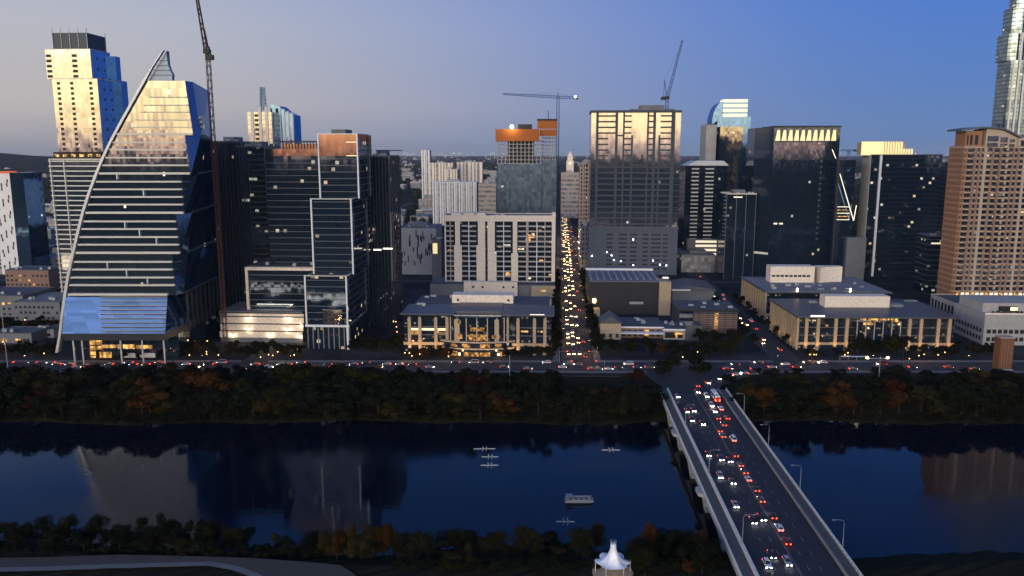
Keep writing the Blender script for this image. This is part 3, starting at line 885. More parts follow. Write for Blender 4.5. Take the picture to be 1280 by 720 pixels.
for dx in (-2.2, 2.2): b.tube([(sx + dx, 6, zz - 3), (sx + dx * .55, 6, t.z(108))], .35, 5); b.tube([(sx + dx, 9, zz - 3), (sx + dx * .55, 9, t.z(108))], .35, 5)
for i in range(7):
    z0_ = lerp(zz, t.z(108), i / 7); z1_ = lerp(zz, t.z(108), (i + 1) / 7); w0 = 2.2 * (1 - .45 * i / 7)
    b.bar((sx - w0, 6, z0_), (sx + w0, 6, z1_), .4); b.bar((sx + w0, 6, z0_), (sx - w0, 6, z1_), .4); b.box(sx - w0, 5.8, z0_, sx + w0, 9, z0_ + .4)
t.part('spire', b, plain('teal_spire_steel', (.10, .22, .30), .5, .3, .1))
# ---- stepped dark office tower ------------------------------------------------------
o = B('stepped_office_tower', 'stepped dark glass office tower edged by thin white frames and copper-tinted upper storeys', 384, 436, 420, 490, 345, 44)
oz = o.z
WF = P['whitecool']
tiers = [(0, 384, 435, 407, 345, 34, 0), (9, 393, 442, 345, 249, 34, 1), (18, 401, 449, 250, 168, 34, 2)]
prev = None
for dep, pa, pb, yb_, yt, dd, k in tiers:
    xa, xb = o.x(pa, yb_, dep), o.x(pb, yb_, dep); za = o.z(410, 0) if k == 0 else o.z(yb_, dep); zt_ = o.z(yt, dep)
    za = {0: o.z(407), 1: o.z(345), 2: o.z(249, 9)}[k]
    y0_ = dep; y1_ = 56
    zs_ = za if k == 0 else za - .0
    o.bx('tier', G['dark'], xa, y0_, zs_ + .01, xb, y1_, zt_)
    floors(o, xa, y0_, xb, y1_, zs_, zt_, 4.1, .35, P['band_grey'], .18)
    for xx in (xa, xb): o.bx('edge_frame', WF, xx - .45, y0_ - 1.0, zs_, xx + .45, y0_ - .01, zt_ + .6)
    o.bx('edge_frame', P['fin'], xa + .46, y0_ - .9, zt_ + .02, xb - .46, y0_ - .02, zt_ + .5)
    o.bx('side_frame', P['fin'], xb + .2, y0_ + .1, zt_ + .02, xb + .8, y1_ - 8, zt_ + .6)
    o.bx('roof', P['roof'], xa + .5, y0_ + .5, zt_ + .003, xb - .3, y1_, zt_ + .015 + .1)
    o.bx('side_frame', P['band_grey'], xb + .2, y1_ - 9, zs_, xb + .9, y1_ - 8.1, zt_)
    if k == 2:
        zc_ = o.z(195, dep)
        o.bx('copper_storeys', G['copper'], xa + .5, y0_ - .35, zc_, xb - .5, y0_ - .2, zt_ - .1)
        for zz in (o.z(178, dep), zc_): o.bx('light_strip', E['led'], xb - 7, y0_ - .6, zz, xb - .5, y0_ - .36, zz + .35)
        m = MB(); m.box(o.x(413, 165, 22), 24, zt_ + .2, o.x(431, 165, 22), 40, zt_ + 3.2); o.part('plant_room', m, P['concrete_dark'])
o.bx('podium', G['dark'], o.x(385, 420), .5, 0, o.x(437, 420), 50, o.z(407))
for i in range(9):
    xx = lerp(o.x(385, 420), o.x(437, 420), i / 8); o.bx('podium_pier', P['concrete_dark'], xx - .35, -.1, 0, xx + .35, .499, o.z(408))
o.bx('podium_frame', WF, o.x(382, 407), -1.2, o.z(408), o.x(437, 407), -.02, o.z(405.5))
o.bx('podium_frame', WF, o.x(434, 420), -1.2, 0, o.x(436.5, 420), -.12, o.z(408))
o.bx('terrace_glass', G['sail_low'], o.x(404, 404), -.4, o.z(404), o.x(428, 404), -.02, o.z(387))
# left wing
dp = 40
xa, xb = o.x(337, 300, dp), o.x(402, 300, dp); zt_ = o.z(186, dp)
o.bx('wing', G['dark'], xa, dp, 0, xb, 66, zt_)
floors(o, xa, dp, xb, 66, 4, zt_ - 6, 4.1, .35, P['band_grey'], .18)
o.bx('copper_storeys', G['copper'], xa + .3, dp - .45, o.z(195, dp), xb, dp - .25, zt_ - .1)
for i in range(12):
    xx = lerp(xa + 12, xb - 1, i / 11); o.bx('crown_post', P['brown'], xx - .25, dp - .3, zt_, xx + .25, dp + .2, o.z(178, dp))
o.bx('crown_rail', P['band_dark'], xa + 10, dp - .35, o.z(178, dp), xb, dp + .4, o.z(176, dp))
o.bx('crown_screen', G['copper'], xa + 11, dp + .6, zt_, xb, dp + 14, o.z(180, dp))
# low wing with a pale frame
dp = 22
xa, xb = o.x(310, 360, dp), o.x(393, 360, dp); zt_ = o.z(335, dp)
o.bx('low_wing', G['dark2'], xa, dp, 0, xb, 60, zt_)
floors(o, xa, dp, xb, 60, 2, zt_, 4.1, .5, P['band_grey'], .3)
o.bx('edge_frame', P['white'], xa - .8, dp - 1.6, zt_ - 1.6, xb, dp - .32, zt_ + .4)
o.bx('edge_frame', P['white'], xa - .8, dp - 1.6, 4, xa + .9, dp - .32, zt_ - 1.61)
roofkit(o, xa, dp, xb, 60, zt_, plant=False)
# ---- dark slab right of it
d = B('dark_slab', 'narrow near-black glass slab with scattered lit offices, right of the stepped office tower', 463, 491, 400, 552, 196, 40)
d.bx('glass_wall', G['dark2'], 0, 0, 0, d.W, 36, d.H)
piers(d, 0, 0, d.W, 36, 0, d.H, 7, 6, .35, P['band_dark'], .4)
roofkit(d, 0, 0, d.W, 36, d.H)
for a_, c_, y_ in ((467, 478, 312), (479, 492, 310.5)): d.bx('light_strip', E['ledw'], d.x(a_, y_), -.7, d.z(y_ + .8), d.x(c_, y_) - .6, -.43, d.z(y_ - .8))
m = MB(); m.bar((d.x(466, 188), 8, d.z(188)), (d.x(500, 188), 8, d.z(188)), .5); m.bar((d.W * .5, 8, d.H), (d.W * .5, 8, d.z(188)), .5); d.part('cleaning_rig', m, P['dark'])

# ---- floodlit parking garage
g = B('parking_garage', 'low white parking garage with floodlit horizontal walls beside the sail tower', 275, 379, 420, 508, 387, 34)
zl_ = [0, g.z(414), g.z(405.5), g.z(397), g.z(388.5)]
g.bx('core', P['concrete_dark'], .4, .4, 0, g.W - .4, 34, g.z(389.5))
for k, (ya, yb_, pa, pb) in enumerate(((421.5, 414, 275, 378), (412.5, 405, 276, 379), (403.5, 396, 277, 380), (394.5, 391.5, 284, 380))):
    g.bx('spandrel_wall', P['white'], g.x(pa, ya), 0, g.z(ya), g.x(pb, ya), .38, g.z(yb_))
    g.bx('slot', P['dark'], .8, .1, g.z(yb_), g.W - .8, .39, g.z(yb_ - 1.2))
g.bx('roof', P['roofpale'], .2, .45, g.z(389.5) + .01, g.W - .2, 34, g.z(389.5) + .3)
g.bx('roof_wall', P['white'], g.x(312, 387, 8), 8, g.z(389.5) + .3, g.x(364, 387, 8), 9, g.z(384.5, 8))
g.bx('light_strip', E['led'], g.x(312, 387, 8), 7.5, g.z(385.6, 8), g.x(364, 387, 8), 7.97, g.z(384.8, 8))
for i, (px, py) in enumerate(((311, 397.5), (360, 397.5), (311, 411), (360, 411), (378.5, 405), (291, 419), (338, 418), (376, 419))):
    x, z = g.x(px, py), g.z(py - 1)
    h = MB().box(x - .35, -1.3, z, x + .35, -.55, z + .3).build('wall_lamp', P['dark'], g.r)
    MB().box(x - .3, -1.25, z - .08, x + .3, -.6, z - .003).build('lens', E['ledw'], h)
    l = bpy.data.lights.new('garage_lamp', 'POINT'); l.energy = 800; l.color = (1, .82, .52); l.shadow_soft_size = .4
    lo = bpy.data.objects.new('lamp_light', l); lo.location = (x, -1.5, z - .4); lo.parent = g.r; COL.objects.link(lo)
l = bpy.data.lights.new('roof_lamp', 'AREA'); l.shape = 'RECTANGLE'; l.size = 24; l.size_y = .5; l.energy = 900; l.color = (1, .84, .58)
lo = bpy.data.objects.new('lamp_light', l); lo.location = (lerp(g.x(312, 387), g.x(364, 387), .5), 6, g.z(389.5) + 3.5); lo.rotation_euler = (R(55), 0, 0); lo.parent = g.r; COL.objects.link(lo)

# ---- white residential block at the centre
w = B('white_apartment_block', 'broad white apartment block with stepped dark balcony bays in the centre', 556, 694, 340, 690, 270, 26)
z0, zt_ = w.z(352), w.z(270)
w.bx('glass_wall', G['res'], .5, 1.6, z0, w.W - .3, 26, zt_ - 1)
X = lambda p: w.x(p, 310)
fl = 12; dz = (w.z(277) - z0) / fl
for (pa, pb, ya, yb_) in ((556, 694, 269, 276.5), (689.5, 694, 276.5, 352)):
    w.bx('wall_panel', P['white'], X(pa), 0, w.z(yb_), X(pb), 1.59, w.z(ya))
for (pa, pb, pc, pd, ymid) in ((569, 575, 567.5, 577, 306.5), (597.5, 606.5, 595.5, 606.5, 306.5), (609.5, 618.5, 609.5, 620.5, 316.5), (641, 646.5, 639, 647.5, 316.5)):
    b = MB(); b.box(X(pa), 0, w.z(ymid), X(pb), 1.59, w.z(276.5) - .003); b.box(X(pc), -.01, z0, X(pd), 1.588, w.z(ymid) - .003); w.part('wall_panel', b, P['white'])
w.bx('wall_panel', P['white'], X(556), 0.001, z0, X(557.5), 1.589, w.z(276.5) - .003)
for k in range(fl):
    z = z0 + dz * k
    for (pa, pb) in ((557.6, 567), (577.2, 595.2), (620.8, 638.6), (647.8, 689)):
        b = MB(); b.box(X(pa), .5, z, X(pb), 1.58, z + .35); b.box(X(pa), .45, z + .36, X(pb), .55, z + 1.3)
        w.part('balcony', b, P['steel'])
    w.bx('wall_notch', P['dark'], X(606.7), .9, z + .6, X(609.3), 1.59, z + 2.7)
for px in (563, 586, 629.5, 671, 659, 681):
    w.bx('divider', P['whitecool'] if px in (586, 629.5, 671) else P['tan'], X(px) - (.35 if px != 659 else 1.0), .2, z0, X(px) + (.35 if px != 659 else 1.0), 1.55, w.z(277))
roofkit(w, 0, 0, w.W, 26, zt_, P['roofpale'], .8, False, 5, P['white'])
w.bx('stair_head', P['white'], X(563), 8, zt_ + .25, X(606), 18, w.z(266, 8))
w.bx('stair_head', P['white'], X(690), 1, zt_ + .25, X(694), 6, zt_ + 3.5)
w.bx('podium', P['concrete_dark'], X(540), -14, 0, X(694), 25, z0 - .01)
w.bx('podium_roof', P['roof'], X(541), -13.5, z0, X(693.5), -.02, z0 + .1)
w.bx('podium_wall', P['white'], w.x(583, 360), -20, 0, w.x(648, 360), -14.01, w.z(352, -20))
for px in (590, 602, 628, 640): w.bx('podium_window', P['dark'], w.x(px, 358, -20), -20.1, w.z(359.5, -20), w.x(px + 2.6, 358, -20), -20.004, w.z(357, -20))
w.bx('podium_wall', P['limewarm'], w.x(664, 362, -16), -16, 0, w.x(694, 362, -16), -14.02, w.z(356.5, -16))
w.bx('lit_window', E['warmwin'], w.x(676, 362, -16), -16.1, w.z(363, -16), w.x(682, 362, -16), -16.004, w.z(361, -16))
for (pa, ya, pb, yb_) in ((568, 345, 571, 342), (657, 303, 663, 298), (659, 297, 668, 293), (632, 344, 637, 339), (623, 309, 626, 307), (560, 315, 565, 312), (674, 327, 679, 324)):
    w.bx('lit_window', E['warmwin'], X(pa), 1.45, w.z(ya), X(pb), 1.597, w.z(yb_))
# ---- limestone civic buildings -----------------------------------------------
def uplight(x, y, z, parent, energy, col=(1, .52, .16), rx=R(165), spot=R(95)):
    l = bpy.data.lights.new('uplight', 'SPOT'); l.energy = energy; l.color = col; l.spot_size = spot; l.spot_blend = .6; l.shadow_soft_size = .3
    lo = bpy.data.objects.new('uplight', l); lo.location = (x, y, z); lo.rotation_euler = (rx, 0, 0); lo.parent = parent; COL.objects.link(lo)


l = B('limestone_hall', 'limestone-fronted civic building with a glowing curved glass bay, left of the central street', 504, 690, 440, 478, 392, 62)
X = lambda p, y=425: l.x(p, y)
zt = l.H
l.bx('glass_wall', G['lime'], 1, 1.2, 0, l.W - 1, 60, zt - .6)
for (pa, pb) in ((504, 566), (628, 690)):
    for py, h in ((409, .5), (419, .5)):
        l.bx('floor_band', P['band_grey'], X(pa + 1), .9, l.z(py), X(pb - 1), 1.19, l.z(py) + h)
    l.bx('base_wall', P['lime'], X(pa), .4, l.z(431), X(pb), 1.18, l.z(427.5))
    n = 8
    for i in range(n + 1):
        x = lerp(X(pa) + .6, X(pb) - .6, i / n); l.bx('mullion', P['band_dark'], x - .06, .95, l.z(427.4), x + .06, 1.195, zt - .7)
for p in (512, 525, 545, 559, 634, 647.5, 668, 681):
    b = MB(); b.box(X(p) - .95, -.1, 0, X(p) + .95, .88, l.z(398)); b.box(X(p) - .8, 0, l.z(398), X(p) + .8, .8, l.z(396))
    l.part('column', b, P['lime'])
for (pa, pb, ya, yb_) in ((514, 523.5, 413, 410.4), (527, 543.5, 413, 410.4), (547, 557.5, 413, 410.4)):
    l.bx('lit_window', E['led'], X(pa), .98, l.z(ya), X(pb), 1.193, l.z(yb_))
for (pa, pb, ya, yb_) in ((514, 523, 418, 414), (548, 557, 418, 415), (651, 660, 414, 412), (676, 678, 414, 412)):
    l.bx('lit_window', E['warmwin'], X(pa), 1.0, l.z(ya), X(pb), 1.192, l.z(yb_))
# overhanging roof with a pale front edge, clerestory above
for (pa, pb) in ((503, 566), (628, 691)):
    b = MB(); b.box(X(pa) - .8, -1.6, zt - .5, X(pb) + .8, 30, zt + .35); l.part('roof', b, P['metalroof'])
l.bx('roof', P['metalroof'], X(566) + .82, 6, zt - .7, X(628) - .82, 60, zt + 1.0)
l.bx('roof', P['roof'], 2, 30.02, zt - .6, l.W - 2, 61, zt + .5)
l.bx('roof_sign', E['ledw'], X(662.5, 391.5), -1.0, l.z(392.6), X(680.5, 391.5), -.8, l.z(390.8))
pw0, pw1 = l.x(565, 378, 34), l.x(641.5, 378, 34)
l.bx('penthouse', P['white'], pw0, 34, zt + .36, pw1, 46, l.z(368, 34))
for p in (571, 634): l.bx('vent', P['dark'], l.x(p, 374, 34), 33.9, l.z(375.5, 34), l.x(p + 3, 374, 34), 33.996, l.z(373, 34))
for i in range(9):
    ux = rnd.uniform(4, l.W - 8); uy = rnd.choice([rnd.uniform(49, 57), rnd.uniform(12, 28)])
    if abs(ux - l.W / 2) < 24 and uy < 30: continue
    b = MB(); b.box(ux, uy, zt + .4, ux + rnd.uniform(2, 6), uy + 2.4, zt + rnd.uniform(1.4, 2.6)); l.part('roof_unit', b, P['steel'])
# central glazed bay: stepped curved terraces
cxm = X(597)
def arc(r, y0, n=14, wid=1.0):
    return [(cxm + r * math.sin(t) * wid, y0 - r * .32 * math.cos(t)) for t in [lerp(-math.pi / 2, math.pi / 2, i / n) for i in range(n + 1)]]
b = MB(); zz1, zz2 = l.z(424), l.z(432)
for nm, ya, yb_, r, mt in (('bay_glass', 447, 433.5, 22, 'g'), ('terrace_slab', 433.4, 432, 23.2, 's'), ('bay_glass', 431.9, 425.5, 21.5, 'g'), ('terrace_slab', 425.4, 424, 23.2, 's'), ('bay_glass', 423.9, 394, 19, 'g')):
    pl = arc(r, 2.0) + [(cxm + r, 6), (cxm - r, 6)]
    b = MB(); b.prism(pl, max(0, l.z(ya)), l.z(yb_)); l.part(nm, b, G['lime'] if mt == 'g' else P['limewarm'])
for (dx, w_, ya, yb_) in ((-4, 8.5, 411, 406.5), (-5, 11, 422.5, 415), (-16, 4, 430.5, 427), (-9, 5, 431, 426.6), (2, 6, 431, 426.8), (11, 4, 431, 427), (-18, 6, 444, 436), (-8, 16, 446, 437), (12, 5, 444, 436), (-14, 4, 404, 398), (9, 5, 420, 416), (-13, 4, 421, 415)):
    r = 22.2 if ya > 432 else (21.7 if ya > 424.5 else 19.2)
    b = MB(); pts = []
    for i in range(5):
        x = dx + w_ * i / 4; pts.append((cxm + x, 2.0 - .32 * math.sqrt(max(.01, r * r - x * x)) - .05))
    zl0, zl1 = l.z(ya), l.z(yb_)
    b.loft([[(p[0], p[1], zl0), (p[0], p[1] - .1, zl0), (p[0], p[1] - .1, zl1), (p[0], p[1], zl1)] for p in pts]); l.part('lit_window', b, E['baywin'])
for i in range(9):
    t = lerp(-1.35, 1.35, i / 8); x = cxm + 19.3 * math.sin(t); y = 2 - 19.3 * .32 * math.cos(t)
    l.bx('bay_mullion', P['limewarm'], x - .3, y - .3, l.z(423.8), x + .3, y + .3, l.z(395))
for p in (573, 620):
    b = MB(); b.box(X(p) - 2, -3, l.z(423.8), X(p) + 2, 5, l.z(397)); l.part('bay_pier', b, P['limewarm'])
for px in (576.5, 624.5):
    b = MB(); b.sphere((X(px, 437), -9, l.z(437)), .55); l.part('entrance_lamp', b, E['sodium'])
for p in (512, 518, 525, 535, 545, 552, 559, 634, 641, 647.5, 658, 668, 681): uplight(X(p), -3.2, .6, l.r, 2400, rx=R(168))
for p in (580, 597, 614): uplight(X(p), -9.5, .8, l.r, 1600, rx=R(160), spot=R(120))

# right-hand pair
def limestone(name, label, px0, px1, py, Y, ytop, D, colpx, base=True, lights=True):
    q = B(name, label, px0, px1, py, Y, ytop, D, ang=R(1.5))
    q.bx('glass_wall', G['lime'], 1, 1.2, 0, q.W - 1, D - 1, q.H - .6)
    q.bx('roof', P['metalroof'], -1.2, -1.8, q.H - .5, q.W + 1.2, D + .6, q.H + .35)
    q.bx('base_wall', P['lime'], .3, .4, 3.4, q.W - .3, 1.18, 5.0)
    for h in (9.2, 14.2):
        q.bx('floor_band', P['band_grey'], .9, .95, h, q.W - .9, 1.195, h + .45)
    for px in colpx:
        x = q.x(px, (py + ytop) / 2)
        b = MB(); b.box(x - .95, -.2, 0, x + .95, .9, q.H - 1.0); b.box(x - .75, -.1, q.H - .99, x + .75, .8, q.H - .51); q.part('column', b, P['lime'])
        if lights: uplight(x, -3.2, .6, q.r, 2400, rx=R(168))
    n = 11
    for i in range(n):
        y = lerp(2, D - 2, i / (n - 1)); q.bx('side_column', P['lime'], -.3, y - .8, 0, .98, y + .8, q.H - .52)
        if lights and i % 2 == 0:
            l_ = bpy.data.lights.new('uplight', 'SPOT'); l_.energy = 1600; l_.color = (1, .52, .16); l_.spot_size = R(100); l_.spot_blend = .6
            lo = bpy.data.objects.new('uplight', l_); lo.location = (-3.2, y, .6); lo.rotation_euler = (0, R(-168), 0); lo.parent = q.r; COL.objects.link(lo)
    q.bx('side_base_wall', P['lime'], .35, 1.2, 3.4, .97, D - 1.2, 5.0)
    return q


q = limestone('limestone_hall', 'limestone building with full-height columns and a flat grey roof, right of the bridge end', 996, 1193, 436, 486, 396, 60, (1008, 1022.5, 1044.5, 1058.5, 1136.5, 1151, 1172.5, 1186.5))
q.bx('penthouse', P['white'], q.x(1031, 380, 30), 30, q.H + .36, q.x(1112, 380, 30), 40, q.z(370, 30))
q.bx('bay_glass', G['lime'], q.x(1068, 410), -1.5, 5.1, q.x(1126, 410), .39, q.H - 2.6)
for i in range(6): 
    x = lerp(q.x(1070, 410), q.x(1124, 410), i / 5); q.bx('bay_mullion', P['limewarm'], x - .25, -1.9, 5.1, x + .25, -1.52, q.H - 2.6)
for (pa, pb, ya, yb_) in ((1074, 1082, 399, 396), (1084, 1096, 400, 396.5), (1098, 1110, 399, 396), (1112, 1121, 401, 397), (1078, 1090, 405, 402), (1031, 1034, 408, 405)):
    q.bx('lit_window', E['warmwin'], q.x(pa, ya), -1.75, q.z(ya), q.x(pb, ya), -1.53, q.z(yb_))
q.bx('roof_sign', E['ledw'], q.x(1012.5, 393), -1.6, q.H + .36, q.x(1030, 393), -1.4, q.H + 1.3)
b = MB(); b.sphere((q.x(1121, 372, 34), 36, q.H + .4), 6, 5, 2.2, 12, 6); q.part('skylight_dome', b, P['roofpale'])
for i in range(8):
    ux = rnd.uniform(6, q.W - 10); b = MB(); b.box(ux, 44, q.H + .36, ux + rnd.uniform(2, 5), 47, q.H + rnd.uniform(1.2, 2.4)); q.part('roof_unit', b, P['steel'])
q.bx('roof_strip', P['roofpale'], q.x(1150, 378, 30), 52, q.H + .36, q.W, 53.5, q.H + 1.2)
q2 = limestone('limestone_hall', 'broad pale-roofed stone building with roof penthouses, behind the right-hand limestone building', 956, 1110, 400, 575, 365, 70, (), lights=False)
q2.bx('roof_deck', P['roofpale'], 0, -1.0, q2.H + .36, q2.W, 69, q2.H + .6)
for i in range(14):
    ux, uy = rnd.uniform(3, q2.W - 8), rnd.uniform(6, 34); q2.bx('roof_unit', P['steel'], ux, uy, q2.H + .61, ux + rnd.uniform(1.5, 5), uy + rnd.uniform(1.5, 3), q2.H + rnd.uniform(1.2, 2.6))
q2.bx('penthouse', P['white'], q2.x(963, 345, 40), 40, q2.H + .61, q2.x(1018, 345, 40), 52, q2.z(333, 40))
for i in range(9):
    xx = lerp(q2.x(965, 343, 40), q2.x(1014, 343, 40), i / 9); q2.bx('penthouse_window', P['dark'], xx, 39.9, q2.z(346, 40), xx + 2.5, 39.996, q2.z(343.5, 40))
b = MB(); n = 10
pl = [(q2.x(1024, 340, 40), 38)] + [(lerp(q2.x(1026, 340, 40), q2.x(1056, 340, 40), i / n), 40 + 10 * math.sin(math.pi * .5 * i / n) * .5) for i in range(n + 1)] + [(q2.x(1056, 340, 40), 52), (q2.x(1024, 340, 40), 52)]
b.prism(pl, q2.H + .61, q2.z(334, 40)); q2.part('penthouse', b, P['white'])
for px in (994, 1060): q2.bx('lit_window', E['sodium'], q2.x(px, 362, 2), -1.2, q2.H + .61, q2.x(px + 1.6, 362, 2), -.9, q2.H + 3.0)

# ---- right edge low white building & brick pillar
e = B('terrace_building', 'low white stepped building with planted terrace at the right edge', 1228, 1330, 430, 500, 393, 40)
e.bx('body', P['concrete'], 0, 0, 0, e.W, 40, e.H)
for i in range(14):
    x = lerp(2, e.W - 4, i / 13)
    for zz in (2.5, 7.5): e.bx('window', P['dark'], x, -.1, zz, x + 2.4, -.004, zz + 2.6)
for i in range(9):
    y = lerp(3, 34, i / 8)
    for zz in (2.5, 7.5): e.bx('window', P['dark'], -.1, y, zz, -.004, y + 2, zz + 2.6)
e.bx('upper_storey', P['concrete'], 2, 8, e.H + .01, e.W, 38, e.H + 6)
e.bx('terrace_opening', P['dark'], 12, 7.8, e.H + .8, 24, 7.99, e.H + 4)
e.bx('lit_window', E['led'], e.x(1270, 404), 7.75, e.H + 1.2, e.x(1279, 404), 7.98, e.H + 3.4)
e.bx('parapet', P['white'], -.3, -.3, e.H + .003, e.W, -.004, e.H + 1)
b = MB()
for i in range(16): b.sphere((rnd.uniform(4, 30), 4 + rnd.uniform(-1, 1), e.H + .8), rnd.uniform(.7, 1.3))
e.part('planting', b, plain('shrub_leaves', (.035, .05, .02), .9, 0, .4, 1.5))
P['chimneybrick'] = plain('dark_orange_brick', (.17, .075, .035), .9, 0, .2, .4, fine=1.4)
p_ = B('brick_chimney', 'square orange brick pillar standing alone beside the boulevard', 1247, 1264, 466, 439, 423, 7)
p_.bx('shaft', P['chimneybrick'], 0, 0, 0, p_.W, 6.5, p_.H)
p_.bx('cap', P['tan'], -.25, -.25, p_.H + .003, p_.W + .25, 6.75, p_.H + .5)
p_.bx('base', P['concrete'], -.6, -.6, 0, p_.W + .6, -.01, .8)
for i in range(4): p_.bx('vertical_groove', P['brown'], p_.W * (.2 + .2 * i) - .12, -.08, 1, p_.W * (.2 + .2 * i) + .12, -.004, p_.H - 1)

# ---- brown apartment tower with a curved roof canopy
t = B('brown_apartment_tower', 'brown apartment tower with pale floor lines and a curved roof canopy at the right edge', 1197, 1342, 280, 600, 185, 24, ang=R(1.5))
z0 = t.z(372)
t.bx('glass_wall', G['res'], .3, .9, 0, t.W - .3, 22, t.H)
X = lambda p: t.x(p, 280)
nf = 27; dz = (t.H - z0) / nf
# masonry columns full height; windows between them
colsp = [(1197.2, 1198.2, 'orangebrick'), (1199.5, 1201.5, 'orangebrick'), (1209.5, 1213, 'brown'), (1216, 1219, 'brown'), (1222, 1225.5, 'tan'), (1231.5, 1234.5, 'brown'), (1240.5, 1244, 'brown'), (1249.5, 1252, 'tan'), (1257, 1259.5, 'brown'), (1263, 1266, 'brown'), (1271, 1274, 'tan'), (1279, 1282, 'brown'), (1288, 1291, 'brown'), (1297, 1300, 'tan'), (1307, 1310, 'brown'), (1318, 1322, 'brown'), (1330, 1335, 'tan')]
for i_, (pa, pb, mt) in enumerate(colsp): t.bx('masonry_column', P[mt], X(pa), .02 * (i_ % 2), 0, X(pb), .88, t.H)
for k in range(nf + 1):
    z = z0 + dz * k
    b = MB(); b.box(0, .35, z, t.W, .87, z + 1.25); b.box(-.5, -.5, z + 1.26, t.W, .86, z + 1.5)
    b.box(-.5, .88, z + 1.26, .25, 21, z + 1.5)
    b.box(.0, .9, z, .28, 22, z + 1.25)
    t.part('floor_band', b, P['tan'])
for i in range(7):
    y = lerp(2, 20.8, i / 6); t.bx('side_column', P['orangebrick'], -.12, y - 1.0, 0, .279, y + 1.0, t.H)
for pa in (1203.5, 1236, 1246):
    for k in range(nf): 
        z = z0 + dz * k; t.bx('balcony', P['band_dark'], X(pa) - .2, -1.4, z + 1.51, X(pa) + 2.6, -.52, z + 2.4)
# crown: corner turret, arched top windows and the curved canopy
zc = t.z(168)
t.bx('turret', P['orangebrick'], X(1198), 1.5, t.H + 1.6, X(1219), 16, t.z(163.6))
for (pa, pb) in ((1200, 1202), (1204, 1207), (1210, 1214)): t.bx('turret_window', P['dark'], X(pa), 1.35, t.H + 2.4, X(pb), 1.495, zc - .5)
b = MB(); n = 10; poly = [(X(1222), t.H + 1.6), (X(1261), t.H + 1.6)] + [(X(lerp(1261, 1222, i / n)), t.z(164.6 - 3.2 * math.sin(math.pi * min(1, (lerp(1261, 1222, i / n) - 1189.5) / 64)) + (0 if lerp(1261, 1222, i / n) < 1235 else ((lerp(1261, 1222, i / n) - 1235) / 28) ** 2 * 9))) for i in range(n + 1)]
b.slabxz(poly, 0, 18); t.part('arched_gable', b, P['tan'])
for (pa, pb, ya, yb_) in ((1224, 1237.5, 177, 170), (1224, 1237.5, 184, 178.5), (1240, 1249, 178, 171.5), (1240, 1249, 183.5, 179.5), (1251.5, 1258, 178, 174), (1251.5, 1258, 184, 180)):
    t.bx('window', G['res'], X(pa), -.12, t.z(ya), X(pb), -.004, t.z(yb_))
n = 14; pts = []
for i in range(n + 1):
    px = lerp(1189.5, 1263, i / n); py = 163.8 - 3.2 * math.sin(math.pi * min(1, (px - 1189.5) / 64)) + (0 if px < 1235 else ((px - 1235) / 28) ** 2 * 9)
    pts.append((X(px), t.z(py)))
b = MB(); b.slabxz(pts + [(p[0], p[1] + 1.3) for p in pts[::-1]], -2, 19); t.part('roof_canopy', b, P['metalroof'])
t.bx('upper_block', P['tan'], X(1262), .5, t.H + 1.6, t.W, 22, t.z(172))
for px in range(1266, 1330, 9): t.bx('window', P['dark'], X(px), .38, t.z(183), X(px + 6), .494, t.z(175.5))
t.bx('roof', P['roof'], X(1262), .5, t.z(172) + .003, t.W + .2, 22, t.z(172) + .4)
pd = B('apartment_podium', 'stone podium of tall narrow bays below the brown apartment tower', 1196, 1340, 410, 556, 382, 43)
pd.bx('body', P['concrete'], 0, 0, 0, pd.W, 43, pd.H)
for i in range(16):
    x = lerp(1.5, pd.W - 5, i / 15); pd.bx('window', P['dark'], x, -.1, 2, x + 2.6, -.004, pd.H - 2.2)
for i in range(8):
    y = lerp(2, 38, i / 7); pd.bx('window', P['dark'], -.1, y, 2, -.004, y + 2.8, pd.H - 2.2)
roofkit(pd, 0, 0, pd.W, 43, pd.H, plant=False, parapet_mat=P['tan'])
for i in range(16): pd.bx('lit_window', E['crownw'] if i % 3 else E['warmwin'], lerp(18, pd.W - 8, i / 15), 42.1, pd.H + .3, lerp(18, pd.W - 8, i / 15) + 2.4, 42.5, pd.H + 2.2)

# ---- tall round-shouldered tower behind it
a = B('round_shouldered_tower', 'very tall pale glass tower with stepped rounded shoulders and balconies at the right edge', 1257, 1330, 160, 760, 41, 30)
def rr(x0, x1, y0, y1, r, n=5):
    pts = []
    for cx, cy, a0 in ((x1 - r, y1 - r, 0), (x0 + r, y1 - r, 90), (x0 + r, y0 + r, 180), (x1 - r, y0 + r, 270)):
        for i in range(n + 1):
            t_ = R(a0 + 90 * i / n); pts.append((cx + r * math.cos(t_), cy + r * math.sin(t_)))
    return pts
gm = glass('shouldered_tower_glass', (.26, .32, .34), .1, .012, cw=2.4, ch=3.5, tilt=.02, seed=31, litcol=(1, .7, .3), lstr=.8)
tl = [(1246, 0, 75), (1250, 75.3, 41.5)]
xs0 = [a.x(1256, 160), a.x(1260, 75), a.x(1267, 41), a.x(1274, 18)]
zs0 = [0, a.z(75), a.z(41), a.z(8), a.z(-22)]
for k in range(4):
    b = MB(); b.prism(rr(xs0[k], a.W + 20 - k * 2, k * 2, 30 - k * 2, 8), zs0[k] + .01, zs0[k + 1]); a.part('tier', b, gm)
    z = zs0[k] + 3.5
    if k == 0: z = 90
    while z < zs0[k + 1]:
        b = MB(); b.prism(rr(xs0[k] - .25, a.W + 20.2 - k * 2, k * 2 - .25, 30.2 - k * 2, 8), z, z + .5); a.part('floor_band', b, P['band_grey']); z += 3.6
for px, za, zb in ((1263, 100, zs0[1]), (1270, 100, zs0[2]), (1277, 100, zs0[3])):
    x = a.x(px, 120); a.bx('balcony_stack', P['whitecool'], x - .7, -1.2, za, x + .7, -.26, zb)

